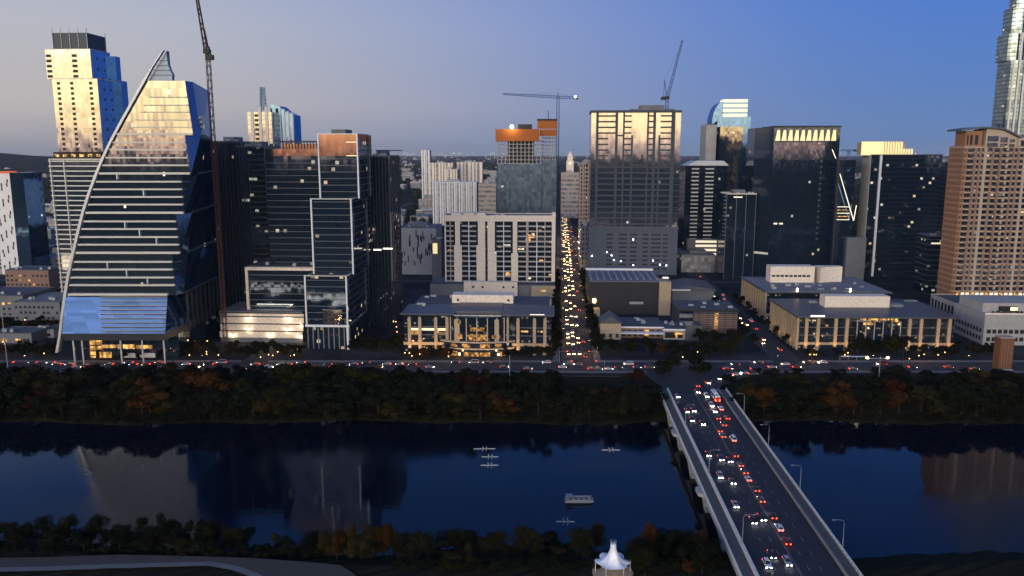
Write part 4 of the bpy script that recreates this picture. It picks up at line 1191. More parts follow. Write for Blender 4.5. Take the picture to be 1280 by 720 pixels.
# ---- central tower cluster ------------------------------------------------------
c = B('construction_tower', 'tower under construction wrapped in orange safety netting with a bright floodlight', 621, 696, 260, 930, 178, 60)
zc = c.z(205); X = lambda p: c.x(p, 190)
c.bx('glass_wall', glass('new_tower_glass', (.07, .10, .16), .30, .004, inner=(.02, .035, .06), cw=3, ch=4.2, seed=41, tilt=.01, lstr=1.5), 0, 0, 0, X(677), 60, zc)
c.bx('glass_wall', c.r.children[0].data.materials[0] if c.r.children else G['dark'], X(677) + .02, 5, 0, X(696), 60, c.z(200))
nfl = 6
for k in range(nfl + 1):
    z = lerp(zc, c.z(176), k / nfl); c.bx('floor_slab', P['concrete'], .3, .2, z + .01, X(677), 58, z + .75)
for k in range(12):
    x = lerp(.6, X(677) - 1.6, k / 11); c.bx('column', P['concrete'], x, .8, zc + .8, x + 1.0, 1.8, c.z(176))
c.bx('core', P['concrete_dark'], 12, 14, zc + .8, X(677) - 10, 50, c.z(170))
for k in range(9):
    z = lerp(c.z(200), c.z(163), k / 8); c.bx('floor_slab', P['concrete'], X(677) + .02, 5.2, z + .01, X(695), 58, z + .75)
for k in range(5):
    x = lerp(X(678), X(694), k / 4); c.bx('column', P['concrete'], x, 5.8, c.z(200) + .8, x + 1, 6.8, c.z(163))
c.bx('safety_net', P['netting'], X(619.5), -1.2, c.z(176.5), X(674), -.6, c.z(161.5))
c.bx('safety_net', P['netting'], X(619.5), -.59, c.z(176.5), X(619.5) + .6, 56, c.z(161.5))
c.bx('safety_net', P['netting'], X(671.5), 4, c.z(161), X(696), 4.6, c.z(151))
c.bx('safety_net', P['netting'], X(674.3), 4.01, c.z(170), X(696), 4.61, c.z(161.8))
c.bx('top_form', P['dark'], X(671), 4.3, c.z(150.8), X(696), 40, c.z(148.5))
c.bx('top_core', P['dark'], X(647), 10, c.z(161.5), X(664), 30, c.z(155))
b = MB(); b.tube([(X(685), 8, c.z(148.5)), (X(685), 8, c.z(138))], .4, 5); c.part('mast', b, P['dark'])
b = MB(); b.sphere((X(640), -3, c.z(158.5)), 2.0); c.part('floodlight', b, emit('floodlight_glow', (1, .84, .5), 30))
L_ = bpy.data.lights.new('floodlight', 'POINT'); L_.energy = 9000; L_.color = (1, .75, .4); L_.shadow_soft_size = 1.5
lo = bpy.data.objects.new('lamp_light', L_); lo.location = (X(640), -6, c.z(158.5)); lo.parent = c.r; COL.objects.link(lo)

g = B('grid_front_tower', 'broad tower with a grey grid front mirroring gold sky on its upper storeys', 737, 849, 240, 800, 139, 42)
zmid = g.z(284); X = lambda p: g.x(p, 200)
g.bx('glass_wall', G['big'], .6, .5, zmid, g.W - .6, 42, g.H)
FR = P['gridframe'] = plain('grid_frame_panel', (.045, .054, .072), .6, .1, .1)
FR2 = P['garagewall'] = plain('garage_wall_panel', (.085, .10, .13), .7, .1, .12)
colsx = [(744.5, 747.5, 139), (768.5, 771.5, 139), (778, 780, 139), (788.5, 790.5, 169), (808, 810, 139), (815.5, 818.5, 139), (822.5, 824.5, 169), (838, 842.5, 139)]
for (pa, pb, yt) in colsx: g.bx('pier', FR, X(pa), -.6, zmid, X(pb), .49, g.z(yt))
pitch = 6.6
rowsz = []
py = 146
while py < 282:
    rowsz.append(py); py += 7.1
for k, py in enumerate(rowsz):
    hi = py < 170
    bays = [(747.5, 768.5), (780, 788.5), (810, 815.5), (824.5, 838)] if hi else [(747.5, 760), (780, 789), (810, 815.5), (824.5, 838)]
    if py > 206: bays = [(747.5, 768.5), (771.5, 778), (780, 788.5), (790.5, 808), (810, 815.5), (818.5, 822.5), (824.5, 838)]
    for (pa, pb) in bays:
        z = g.z(py); b = MB(); b.box(X(pa) + .01, -.5, z, X(pb) - .01, .48, z + 1.5)
        g.part('spandrel', b, FR)
    if py > 206:
        b = MB(); b.box(0, -.3, g.z(py), X(744.5) - .01, .47, g.z(py) + .6); b.box(X(842.5) + .01, -.3, g.z(py), g.W, .47, g.z(py) + .6); g.part('spandrel', b, FR)
for (pa, pb, y0_, y1_) in ((760.5, 766, 176, 205), (790.6, 808, 205.2, 207), (771.6, 778, 169, 170.4)): g.bx('spandrel', FR, X(pa), -.4, g.z(y1_), X(pb), .46, g.z(y1_) + 1.4)
g.bx('top_beam', FR, 0, -.7, g.z(141), g.W, 42, g.H + .8)
g.bx('transfer_beam', FR2, -.3, -1.2, g.z(287), g.W + .3, 42, g.z(283))
g.bx('garage_levels', FR2, 0, 0, 0, g.W, 42, g.z(287.1))
for r_ in range(9):
    for (pa, pb) in ((760, 768), (776, 786), (790, 799), (806, 813), (817, 829), (832, 838)):
        py = 292 + r_ * 5.3
        if r_ == 8 and pa < 800: continue
        g.bx('garage_slot', P['dark'], X(pa), -.1, g.z(py + 2), X(pb), -.004, g.z(py))
for (px, py) in ((742, 320), (761, 315), (770, 325), (767, 319), (779, 326), (794, 299), (820, 325), (829, 330), (837, 331), (795, 331)):
    b = MB(); b.sphere((X(px), -.4, g.z(py)), .45, n=6, m=4); g.part('garage_lamp', b, E['cool'])
b = MB(); b.prism([(X(788), 4), (X(842), 4), (X(842), 30), (X(788), 30)], g.H + .81, g.z(136)); b.prism([(X(800), 8), (X(830), 8), (X(830), 26), (X(800), 26)], g.z(136), g.z(131)); g.part('plant_room', b, P['concrete_dark'])
# low hall in front of it
h = B('windowless_hall', 'dark boxy hall with a pale ribbed roof below the grid-front tower', 735, 826, 400, 600, 352, 60)
h.bx('body', plain('dark_hall_cladding', (.022, .022, .025), .7), 0, 0, 0, h.W, 60, h.H)
h.bx('roof', P['roofpale'], .3, .3, h.H + .003, h.W - .3, 59, h.H + .5)
h.bx('parapet', P['whitecool'], -.2, 57, h.H + .51, h.W, 60, h.H + 2)
for i in range(11): h.bx('roof_rib', P['concrete'], lerp(2, h.W - 3, i / 10), 8, h.H + .51, lerp(2, h.W - 3, i / 10) + 1.0, 50, h.H + 1.3)
h.bx('stair_tower', P['lime'], h.x(823.5, 362), -3, 0, h.x(838, 362), 14, h.z(350.5))
h.bx('lit_window', E['ledw'], h.x(832, 348), 15, h.z(350, 15), h.x(839, 348), 17, h.z(346, 15))
h.bx('sign_board', P['steel'], h.x(787, 378), -.3, h.z(379.5), h.x(804, 378), -.01, h.z(376.5))
h.bx('corner_wing', P['limewarm'], h.x(738, 388), -12, 0, h.x(749, 388), -.02, h.z(384))
h.bx('lit_window', E['sodium'], h.x(741, 376), -.5, h.z(378), h.x(744.5, 376), -.02, h.z(373.5))
h = B('blue_roofed_hall', 'low hall with a blue-grey metal roof and a white edge, right of the windowless hall', 840, 892, 380, 640, 363, 40)
h.bx('body', P['concrete_dark'], 0, 0, 0, h.W, 40, h.H)
b = MB(); b.slabxz([(-1, h.H + .01), (h.W + 1, h.H + .01), (h.W + 1, h.H + 1.5), (h.W * .5, h.H + 4), (-1, h.H + 1.5)], -2, 41); h.part('roof', b, P['metalroof'])
h.bx('edge_trim', P['whitecool'], -1, -2.4, h.H + .2, h.W * .42, -2.01, h.H + 1.2)
# low brick and white halls beside the boulevard
for i, (nm, lb, pa, pb, py, Y, yt, D, m_) in enumerate((
        ('brick_hall', 'low dark brick hall with a white-framed terrace near the boulevard', 775, 828, 425, 520, 409, 30, 'brown'),
        ('white_fronted_hall', 'low hall with pale fascia and yellow-lit strip in front of the dark grid hall', 829, 856, 430, 515, 412, 24, 'concrete'),
        ('slatted_hall', 'dark slatted hall with a pale glass end wall, left of the right-hand street', 848, 921, 418, 532, 388, 34, 'gridframe'),
        ('peach_house', 'small peach-walled house glowing at the corner of the central street', 750, 776, 424, 515, 404, 18, 'limewarm'))):
    h = B(nm, lb, pa, pb, py, Y, yt, D)
    h.bx('body', P[m_], 0, 0, 0, h.W, D, h.H)
    for k in range(5 if i < 3 else 0):
        ux, uy = rnd.uniform(1, h.W - 5), rnd.uniform(3, D - 4); h.bx('roof_unit', P['steel'], ux, uy, h.H + .601, ux + rnd.uniform(1.5, 3.5), uy + 2, h.H + rnd.uniform(1.3, 2.4))
    if i < 3:
        h.bx('roof', P['roof'], -.6, -.8, h.H + .003, h.W + .6, D + .5, h.H + .6)
        h.bx('fascia', P['whitecool'] if i < 2 else P['dark'], -.7, -1.1, h.H - .3, h.W + .7, -.82, h.H + .7)
        for k in range(7): h.bx('window', P['dark'] if k != 4 else E['warmwin'], lerp(1, h.W - 4, k / 6), -.1, 1, lerp(1, h.W - 4, k / 6) + 2.4, -.004, h.H - 1.6)
    else:
        b = MB(); b.slabxz([(-.8, h.H + .01), (h.W + .8, h.H + .01), (h.W * .5, h.H + 5)], -1, D + 1); h.part('roof', b, P['metalroof'])
        for k in range(3): h.bx('window', P['dark'], lerp(1.5, h.W - 3.5, k / 2), -.1, 1.4, lerp(1.5, h.W - 3.5, k / 2) + 2, -.004, 4)
    if i == 0: h.bx('terrace_frame', P['whitecool'], 0, -6, h.H * .55, h.W, -.3, h.H * .55 + .7)
    if i == 1: h.bx('lit_strip', E['warmwin'], h.W * .5, -.95, h.H * .55, h.W * .9, -.2, h.H * .7)
    if i == 2:
        h.bx('glass_end', G['sail'], .2, -.5, .2, h.W * .24, -.01, h.H - .35)
        h.bx('white_block', P['whitecool'], .2, -6, 0, h.W * .13, -1.2, h.H * .5)
        for k in range(11): h.bx('slat', P['brown'], h.W * .26, -.5, .8 + k * h.H / 13, h.W - .3, -.11, .8 + k * h.H / 13 + .5)
        h.bx('blue_wall', P['metalroof'], h.W * .04, -20, 0, h.W * .3, -6.2, h.H * .62)

# ---- right-hand towers
s_ = B('striped_office_tower', 'dark office tower with two pale striped window columns and a white crown', 853, 904, 320, 850, 207, 40)
s_.bx('glass_wall', G['dark3'], 0, 0, 0, s_.W, 40, s_.H)
z = 30
while z < s_.H - 3:
    for (pa, pb) in ((863, 872), (880, 890.5)): s_.bx('pale_spandrel', P['band'], s_.x(pa, 260), -.4, z, s_.x(pb, 260), -.01, z + 1.5)
    z += 4.1
b = MB(); b.slabxz([(0, s_.H + .01), (s_.W + 2, s_.H + .01), (s_.W * .92, s_.z(201)), (s_.W * .25, s_.z(201))], 1, 38); s_.part('crown', b, P['whitecool'])
s_.bx('base_block', P['concrete_dark'], s_.x(858, 300), -6, 0, s_.x(905, 300), -.5, s_.z(298))
for r_ in range(4): s_.bx('lit_window', E['crownw'], s_.x(868, 310), -6.2, s_.z(318 - r_ * 5.2), s_.x(894, 310), -6.01, s_.z(315.3 - r_ * 5.2))
f = B('blue_glass_tower', 'blue glass tower with a stepped curved shoulder and lit horizontal bars at its top', 893, 934, 240, 1050, 146, 40)
f.bx('glass_wall', G['blue'], 0, 0, 0, f.W, 40, f.z(146))
for k in range(4): f.bx('lit_bar', E['crownw'], f.x(904, 130), -1.5, f.z(146 - k * 6.0), f.x(934.5, 130), 20, f.z(142.2 - k * 6.0))
for k in range(3): f.bx('glass_storey', G['blue'], f.x(904, 130), -1.2, f.z(142.1 - k * 6.0), f.x(934.5, 130), 20, f.z(140.1 - k * 6.0))
b = MB(); n = 8; b.slabxz([(f.x(904, 140) - .02, f.z(146)), (f.x(904, 140) - .02, f.z(127))] + [(f.x(lerp(904, 890.5, math.sin(math.pi / 2 * i / n)), 140), f.z(127 + 29 * (1 - math.cos(math.pi / 2 * i / n)) )) for i in range(1, n + 1)] + [(f.x(890.5, 140), f.z(156))], 1, 36); f.part('curved_shoulder', b, G['blue'])
f.bx('front_block', glass('mirror_front_glass', (.35, .30, .22), .05, .02, cw=3, ch=4, seed=51, tilt=.004, tilt_noise=.02), f.x(894.5, 200), -22, 0, f.x(922.5, 200), -.02, f.z(159))
f.bx('grey_flank', P['concrete'], f.x(881, 200, -10), -12, 0, f.x(894, 200, -10), 30, f.z(156))
b = MB(); b.bar((f.x(884, 155), 0, f.z(155.5)), (f.x(893, 155), 0, f.z(155.5)), 1.2); f.part('cleaning_rig', b, P['dark'])
d = B('short_glass_block', 'short dark glass block with a pale rim between the striped tower and the black tower', 905, 942, 320, 770, 243, 30)
d.bx('glass_wall', G['dark2'], 0, 0, 0, d.W, 30, d.H); piers(d, 0, 0, d.W, 30, 0, d.H, 3, 3, .5, P['band_grey'], .3); roofkit(d, 0, 0, d.W, 30, d.H, P['roofpale'], parapet_mat=P['band'])
d.bx('sign_board', E['crownw'], d.x(917, 246), -.6, d.z(247), d.x(928, 246), -.4, d.z(245.6))
k_ = B('black_glass_tower', 'large plain black glass tower with a lit row of pale panels under its rim', 959, 1040, 320, 760, 158, 44)
xl = k_.x(944, 250)
k_.bx('glass_wall', G['dark3'], 0, 0, 0, k_.W, 44, k_.H)
b = MB(); x0_ = xl; b.prism([(-.02, 0), (-.02, 44), (x0_, 44), (x0_, 14)][::-1], 0, k_.H - 1); k_.part('angled_flank', b, G['dark3'])
k_.bx('mirror_storeys', glass('mirror_storey_glass', (.30, .25, .24), .06, .01, cw=2.2, ch=4, seed=52, tilt=.003), .4, -.3, k_.z(200), k_.W * .78, -.01, k_.z(178))
npan = 10
for i in range(npan):
    xa = lerp(1.0, k_.W - 3, i / npan); xb = lerp(1.0, k_.W - 3, (i + 1) / npan)
    b = MB(); zt_, zb_ = k_.z(162.5), k_.z(176); b.slabxz([(xa + .6, zb_), (xb - .5, zb_), (xb - 1.2, zt_), (xa + 2.2, zt_)], -.5, -.01); k_.part('lit_panel', b, E['crown'])
m = MB(); ring(m, 0, 0, k_.W, 44, k_.H - 1, k_.H + .5, .6); k_.part('rim', m, P['dark'])
b = MB()
z = 40; i = 0
while z < k_.z(180):
    k_.bx('stair_window', P['band_grey'], k_.W * .73, -.35, z, k_.W * .76, -.02, z + 1.4); z += 5.2; i += 1
for px in (967, 974): k_.bx('lit_window', E['crownw'], k_.x(px, 279), -.2, k_.z(280.5), k_.x(px + 4.5, 279), -.004, k_.z(278.5))
v = B('led_corner_tower', 'blue glass tower behind with a white light strip forming a long V on its corner', 1042, 1063, 300, 738, 200, 20)
v.bx('glass_wall', G['blue'], 0, 0, 0, v.W, 20, v.H); floors(v, 0, 0, v.W, 20, 60, v.H, 8, .4, P['band_dark'], .2)
b = MB()
for (xa, ya, xb, yb_) in ((1037.5, 187, 1042, 198), (1047, 217, 1064, 275), (1064, 275, 1067.5, 256)):
    b.bar((v.x(xa, ya), -6, v.z(ya)), (v.x(xb, yb_), -6, v.z(yb_)), .42)
v.part('light_strip', b, E['ledw'])
b = MB(); b.box(v.x(1042, 250), -5.2, v.z(330), v.x(1044, 250), -.5, v.z(198)); v.part('corner_frame', b, P['band_dark'])
for r_ in range(5): v.bx('lit_window', E['warmwin'] if r_ % 2 else E['crownw'], v.x(1046, 268), -.3, v.z(275 - r_ * 4), v.x(1062, 268), -.02, v.z(274 - r_ * 4))
k2 = B('crowned_office_tower', 'dark office tower with a glowing yellow slatted crown and one white vertical fin', 1079, 1166, 330, 740, 194, 20)
X = lambda p: k2.x(p, 260)
k2.bx('glass_wall', G['crown'], 0, 0, 0, k2.W, 20, k2.H)
k2.bx('pale_end_wall', P['concrete'], -.6, -.6, 0, -.01, 20, k2.H)
k2.bx('white_fin', P['whitecool'], X(1095), -1.4, k2.z(345), X(1097.5), -.02, k2.z(194))
floors(k2, .2, 0, k2.W, 20, 4, k2.H, 4.0, .25, P['band_dark'], .12)
for i in range(20):
    xa = lerp(X(1072), X(1137), i / 20); hi = k2.z(177) if i < 16 else k2.z(186)
    k2.bx('crown_slat', E['crown'], xa, .5, k2.H + .02, xa + 1.2 + (1.0 if i < 8 else 0), 1.6, hi)
k2.bx('crown_back', P['limewarm'], X(1072), 1.7, k2.H + .02, X(1126), 12, k2.z(178))
m = MB(); ring(m, 0, 0, k2.W, 20, k2.H - .4, k2.H + .7, .3); k2.part('parapet', m, P['dark'])
b = MB(); b.box(X(1058), -8, 0, X(1082), -.52, k2.z(296)); k2.part('low_wing', b, P['concrete_dark'])
d = B('shadowed_block', 'plain dark block squeezed between the yellow-crowned tower and the brown apartment tower', 1160, 1196, 330, 800, 203, 30)
d.bx('glass_wall', G['dark3'], 0, 0, 0, d.W, 30, d.H); floors(d, 0, 0, d.W, 30, 4, d.H, 4.2, .3, P['band_dark'], .15); roofkit(d, 0, 0, d.W, 30, d.H)
d = B('lit_strip_block', 'low glass block with a greenish lit floor left of the brown apartment tower', 1158, 1185, 350, 690, 296, 25)
d.bx('glass_wall', G['green'], 0, 0, 0, d.W, 25, d.H); floors(d, 0, 0, d.W, 25, 2, d.H, 4.5, .5, P['band_grey'], .2); roofkit(d, 0, 0, d.W, 25, d.H, plant=False)
d.bx('lit_window', E['crownw'], d.x(1164, 303), -.5, d.z(305), d.x(1178, 303), -.22, d.z(303.2))

# ---- mid-distance blocks in the gap between towers
def midblock(name, label, pa, pb, py, Y, yt, D, mat, slats=0, pitch=None, gl='far', top=None):
    q = B(name, label, pa, pb, py, Y, yt, D)
    q.bx('window_wall', G[gl], .2, .4, 0, q.W - .2, D, q.H - .3)
    for i in range(slats + 1 if slats else 0):
        x = lerp(0, q.W - q.W / slats * .5, i / slats); q.bx('pier', P[mat], x, 0, 0, x + q.W / slats * (.5 + .18 * math.sin(i * 2.3)), .39, q.H)
    if pitch:
        z = pitch
        while z < q.H - 1:
            q.bx('floor_band', P[mat], -.02, -.05, z, q.W + .02, .38, z + pitch * .45); z += pitch
    q.bx('roof', P[mat], 0, 0, q.H - .29, q.W, D, q.H + .6)
    q.bx('plant_room', P['concrete'], q.W * .3, D * .3, q.H + .61, q.W * .6, D * .7, q.H + 4)
    return q


midblock('slatted_block', 'pale block with dense vertical slats beyond the white apartment block', 541, 596, 262, 1300, 228, 40, 'whitecool', 18)
midblock('tan_block', 'tan mid-rise block beside the pale slatted block', 598, 620, 255, 1250, 230, 40, 'tan', 0, 7)
midblock('thin_tower', 'thin dark tower rising left of the pale cylindrical towers on the skyline', 527, 537, 215, 1900, 188, 30, 'whitecool', 3)
midblock('pale_tower', 'pale ribbed tower, left one of the skyline pair left of the construction tower', 536, 566, 215, 1800, 204, 40, 'white', 7)
midblock('pale_tower', 'pale ribbed tower, right one of the skyline pair left of the construction tower', 571, 602, 215, 1850, 203, 40, 'white', 6)
midblock('cream_block', 'short cream block in front of the skyline pair of pale ribbed towers', 552, 572, 222, 1600, 212, 40, 'white', 5)
midblock('striped_block', 'pale striped mid-rise at the far end of the central street', 701, 724, 255, 1500, 216, 40, 'tan', 0, 8)
midblock('tan_window_tower', 'tan tower with rows of small windows touching the left side of the grid-front tower', 723, 738, 320, 900, 205, 30, 'tan', 4, 4.5, 'res')
midblock('lit_corner_block', 'dark block with small green and white lit windows right of the central street', 725, 739, 340, 820, 284, 30, 'concrete_dark', 3, 5, 'green')
u = B('clock_tower', 'distant pale stone clock tower with a pointed top at the end of the central street', 708, 717, 215, 2700, 201, 26)
u.bx('shaft', P['white'], 0, 0, 0, u.W, 24, u.H)
b = MB(); b.box(3, 3, u.H + .01, u.W - 3, 21, u.z(195)); cx = u.W / 2; b.loft([[(4, 4, u.z(195)), (u.W - 4, 4, u.z(195)), (u.W - 4, 20, u.z(195)), (4, 20, u.z(195))], [(cx - .5, 11.5, u.z(188.5)), (cx + .5, 11.5, u.z(188.5)), (cx + .5, 12.5, u.z(188.5)), (cx - .5, 12.5, u.z(188.5))]]); u.part('spire', b, P['white'])
u.bx('clock_face', E['crownw'], cx - 4, -.4, u.H - 12, cx + 4, -.01, u.H - 4)
a = B('slotted_museum', 'pale low building with scattered dark slots behind the dark slab', 500, 546, 345, 800, 285, 40)
a.bx('wall', P['concrete'], 0, 0, 0, a.W, 40, a.H)
for i in range(34):
    x, z = rnd.uniform(1, a.W - 3), rnd.uniform(6, a.H - 9); a.bx('window_slot', P['dark'], x, -.1, z, x + 1.1, -.004, z + rnd.uniform(4, 8))
roofkit(a, 0, 0, a.W, 40, a.H, P['roofpale'])
a = B('glass_pavilion_block', 'small block with a bright yellow lit corner left of the white apartment block', 540, 552, 330, 730, 300, 20)
a.bx('wall', P['concrete_dark'], 0, 0, 0, a.W, 20, a.H); a.bx('lit_window', E['crown'], 1.0, -.3, a.z(317), 5.2, -.01, a.z(304)); roofkit(a, 0, 0, a.W, 20, a.H, plant=False)

# ---- low blocks at the far left
for i, (lb, pa, pb, py, Y, yt, D, m_) in enumerate((
        ('low tan apartment block with lit ground floor left of the sail tower', 8, 62, 358, 700, 338, 26, 'brown'),
        ('low white-roofed shed behind the tan apartment block at the far left', 30, 85, 336, 830, 322, 30, 'concrete_dark'),
        ('flat dark warehouse roof at the left edge above the boulevard', -40, 30, 386, 590, 370, 40, 'concrete_dark'),
        ('long low grey depot left of the sail tower base', 18, 76, 395, 575, 378, 40, 'concrete_dark'),
        ('single-storey hall with yellow lit front at the left edge', -10, 40, 428, 505, 417, 20, 'concrete_dark'),
        ('small pale shed beside the curved foot of the sail tower', 42, 68, 425, 520, 412, 14, 'concrete'))):
    q = B('low_block', lb, pa, pb, py, Y, yt, D)
    q.bx('wall', P[m_], 0, 0, 0, q.W, D, q.H)
    for r_ in range(max(1, int(q.H / 4))):
        for kx in range(10):
            if rnd.random() < .75: q.bx('window', E['warmwin'] if rnd.random() < (.12 if i != 4 else .5) else P['dark'], lerp(1, q.W - 3.4, kx / 9), -.1, 1.2 + r_ * 4, lerp(1, q.W - 3.4, kx / 9) + 2.0, -.004, 3.0 + r_ * 4)
    roofkit(q, 0, 0, q.W, D, q.H, P['roofpale'] if i in (1, 3) else P['roof'], .6, False, 4)

# ---- distant low buildings, each its own object
far_zones = [(-20, 60, 'left of the stacked tower'), (270, 500, 'behind the dark office towers'), (500, 540, 'left of the pale skyline towers'), (540, 620, 'around the pale skyline towers'), (600, 622, 'between the pale towers and the construction tower'), (696, 740, 'at the end of the central street'), (845, 945, 'right of the grid-front tower'), (1040, 1075, 'around the white V-shaped light strip'), (1130, 1200, 'left of the brown apartment tower')]
protos = []
for k in range(8):
    W, D, H = rnd.uniform(28, 70), rnd.uniform(18, 40), rnd.uniform(7, 22)
    b = MB(); b.box(0, 0, -3, W, D, H, 0); b.box(-.4, -.4, H + .01, W + .4, D + .4, H + 1.0, 1)
    if k % 2: b.box(W * .2, D * .2, H + 1.01, W * .55, D * .7, H + rnd.uniform(4, 12), 1 if k % 4 == 1 else 0)
    if k % 3 == 0: b.box(W * .6, D * .3, H + 1.01, W * .75, D * .5, H + 3.2, 1)
    protos.append(b.mesh('distant_building', [G['far'], P[('concrete', 'roofpale', 'white', 'tan', 'roof', 'concrete_dark', 'roofpale', 'white')[k]]]))
def far_building(px, py, lb, grp, sc_=1.0):
    x, Y = gnd(px, py)
    o_ = bpy.data.objects.new('distant_building', rnd.choice(protos)); o_.location = (x, Y, 0); o_.rotation_euler = (0, 0, -GA + (R(90) if rnd.random() < .3 else 0))
    s = rnd.uniform(.7, 1.3) * sc_; o_.scale = (s, s, s * rnd.uniform(.7, 1.3)); COL.objects.link(o_)
    tag(o_, lb, 'building', grp)
for (pa, pb, where) in far_zones:
    n = {80: 10, 230: 30, 40: 24, 22: 10}.get(pb - pa, 18)
    if pa == 540: n = 40
    if pa == 500: n = 40
    if pa == 845: n = 22
    lo_ = 240 if pa in (500, 540, 600) else 225
    for k in range(n):
        py = 192.6 + (lo_ - 192.6) * rnd.random() ** 1.6
        if pa == 696: py = rnd.uniform(194, 212)
        far_building(rnd.uniform(pa, pb), py, f'small distant low-rise building {where}', f'distant low buildings {where}')
# nearer fill: rooftops between the towers, seen in gaps
for (pa, pb, ya, yb_, n, where) in ((490, 545, 262, 290, 9, 'in the gap right of the dark slab'), (600, 625, 245, 268, 4, 'left of the construction tower base'), (-60, 70, 300, 330, 10, 'in front of the slotted slab at the far left'), (20, 75, 255, 300, 8, 'between the slotted slab and the stacked tower'), (845, 945, 325, 345, 6, 'at the foot of the striped tower'), (1160, 1190, 310, 350, 4, 'at the foot of the brown apartment tower')):
    for k in range(n): far_building(rnd.uniform(pa, pb), rnd.uniform(ya, yb_), f'flat-roofed mid-rise building {where}', f'mid-rise roofs {where}', .8)
# ------------------------------------------------------------------ cranes
def lattice(mb, a, b, w0, w1, n, th=.22):
    a, b = Vector(a), Vector(b); d = (b - a).normalized()
    up = Vector((0, 0, 1)) if abs(d.z) < .9 else Vector((0, 1, 0))
    p = d.cross(up).normalized(); q = p.cross(d).normalized()
    def c(t, i):
        w = lerp(w0, w1, t) / 2
        return a + (b - a) * t + p * w * (1 if i in (0, 1) else -1) + q * w * (1 if i in (0, 3) else -1)
    for i in range(4): mb.tube([c(0, i), c(1, i)], th, 4)
    for k in range(n):
        t0, t1 = k / n, (k + 1) / n
        for i in range(4):
            j = (i + 1) % 4
            mb.tube([c(t0, i), c(t1, j)] if (k + i) % 2 else [c(t0, j), c(t1, i)], th * .6, 4)


def W3(px, py, Y): x, z = at(px, py, Y); return Vector((x, Y, z))


def crane(name, label, Y, base_z, mast_px, mast_top, mat, jib, counter, w=2.4, luff=False):
    m0 = W3(mast_px, mast_top, Y); r = empty(name, (m0.x, Y, base_z)); tag(r, label, 'crane'); o = r.location
    b = MB(); lattice(b, (0, 0, 0), (0, 0, m0.z - base_z), w, w, max(6, int((m0.z - base_z) / 4)), .3 if not luff else .22); b.build('mast', mat, r)
    b = MB(); j0, j1 = W3(*jib[0], Y) - o, W3(*jib[1], Y) - o; lattice(b, j0, j1, w * .9, w * .5, max(8, int((j1 - j0).length / 4)), .26); b.build('jib', mat, r)
    b = MB(); c0_, c1_ = W3(*counter[0], Y) - o, W3(*counter[1], Y) - o; lattice(b, c0_, c1_, w * .8, w * .8, 4, .26); b.build('counter_jib', mat, r)
    b = MB(); b.box(c1_.x - 2.2, -1.6, c1_.z - 2.2, c1_.x + 2.2, 1.6, c1_.z + .6); b.build('counterweight', P['dark'], r)
    z = m0.z - base_z
    b = MB(); b.box(-1.8, -2.8, z - 2.6, 1.8, -1.3, z + .4); b.box(-1.6, -1.29, z - 1.2, 1.6, 1.5, z); b.build('cab', P['dark'] if luff else mat, r)
    return r, o


r, o = crane('luffing_crane', 'dark red-brown luffing crane rising beside the sail tower', 497, 0, 259.5, 62, P['cranered'], ((257, 60), (243, -22)), ((259, 58), (262, 70)), 2.1, True)
b = MB(); a_, c_, e_ = W3(257.5, 60, 497) - o, W3(256, 37, 497) - o, W3(262, 66, 497) - o
b.tube([a_, c_], .3, 4); b.tube([c_, e_], .25, 4); b.tube([c_, W3(247, 2, 497) - o], .1, 4); b.build('a_frame', P['cranered'], r)
r, o = crane('hammerhead_crane', 'blue hammerhead crane with a long level jib behind the construction tower', 955, 0, 697.5, 121, P['craneblue'], ((700, 121.5), (628.5, 117.5)), ((696, 121.5), (720, 121.8)), 3.0)
b = MB(); b.sphere(tuple(W3(719, 121, 955) - o - Vector((0, 2.5, 0))), 1.2); b.build('beacon_lamp', E['cool'], r)
b = MB(); t_ = W3(697.5, 116, 955) - o; b.tube([W3(697.5, 121, 955) - o, t_], .5, 4); b.tube([t_, W3(650, 118.6, 955) - o], .12, 4); b.tube([t_, W3(715, 121.5, 955) - o], .12, 4); b.build('tie_bars', P['craneblue'], r)
r, o = crane('luffing_crane', 'blue luffing crane with raised jib on the roof of the grid-front tower', 825, W3(834, 140, 825).z, 834, 121, P['craneblue'], ((834.5, 121), (853, 50)), ((834, 121), (829, 122)), 2.6, True)
b = MB(); b.tube([W3(833.5, 121, 825) - o, W3(830.5, 100, 825) - o], .5, 4); b.tube([W3(830.5, 100, 825) - o, W3(829.5, 121, 825) - o], .35, 4); b.tube([W3(830.5, 100, 825) - o, W3(851, 57, 825) - o], .12, 4); b.build('a_frame', P['craneblue'], r)
r, o = crane('hammerhead_crane', 'small far crane beside the white V-shaped light strip', 1300, 0, 1061, 188, P['craneblue'], ((1062, 188), (1051, 187.5)), ((1061, 188), (1069, 187.6)), 3.0)

# ------------------------------------------------------------------ vehicles
def paint(name, c): 
    m = plain(name, c, .35, .25, .03); return m
CARP = {'white': paint('white_paint', (.70, .70, .69)), 'silver': paint('silver_paint', (.38, .39, .41)), 'dark': paint('dark_paint', (.03, .032, .04)), 'grey': paint('grey_paint', (.13, .135, .145)), 'red': paint('red_paint', (.30, .03, .02)), 'blue': paint('blue_paint', (.03, .06, .16))}
rim = plain('wheel_rim', (.4, .4, .42), .4, .7, .05)


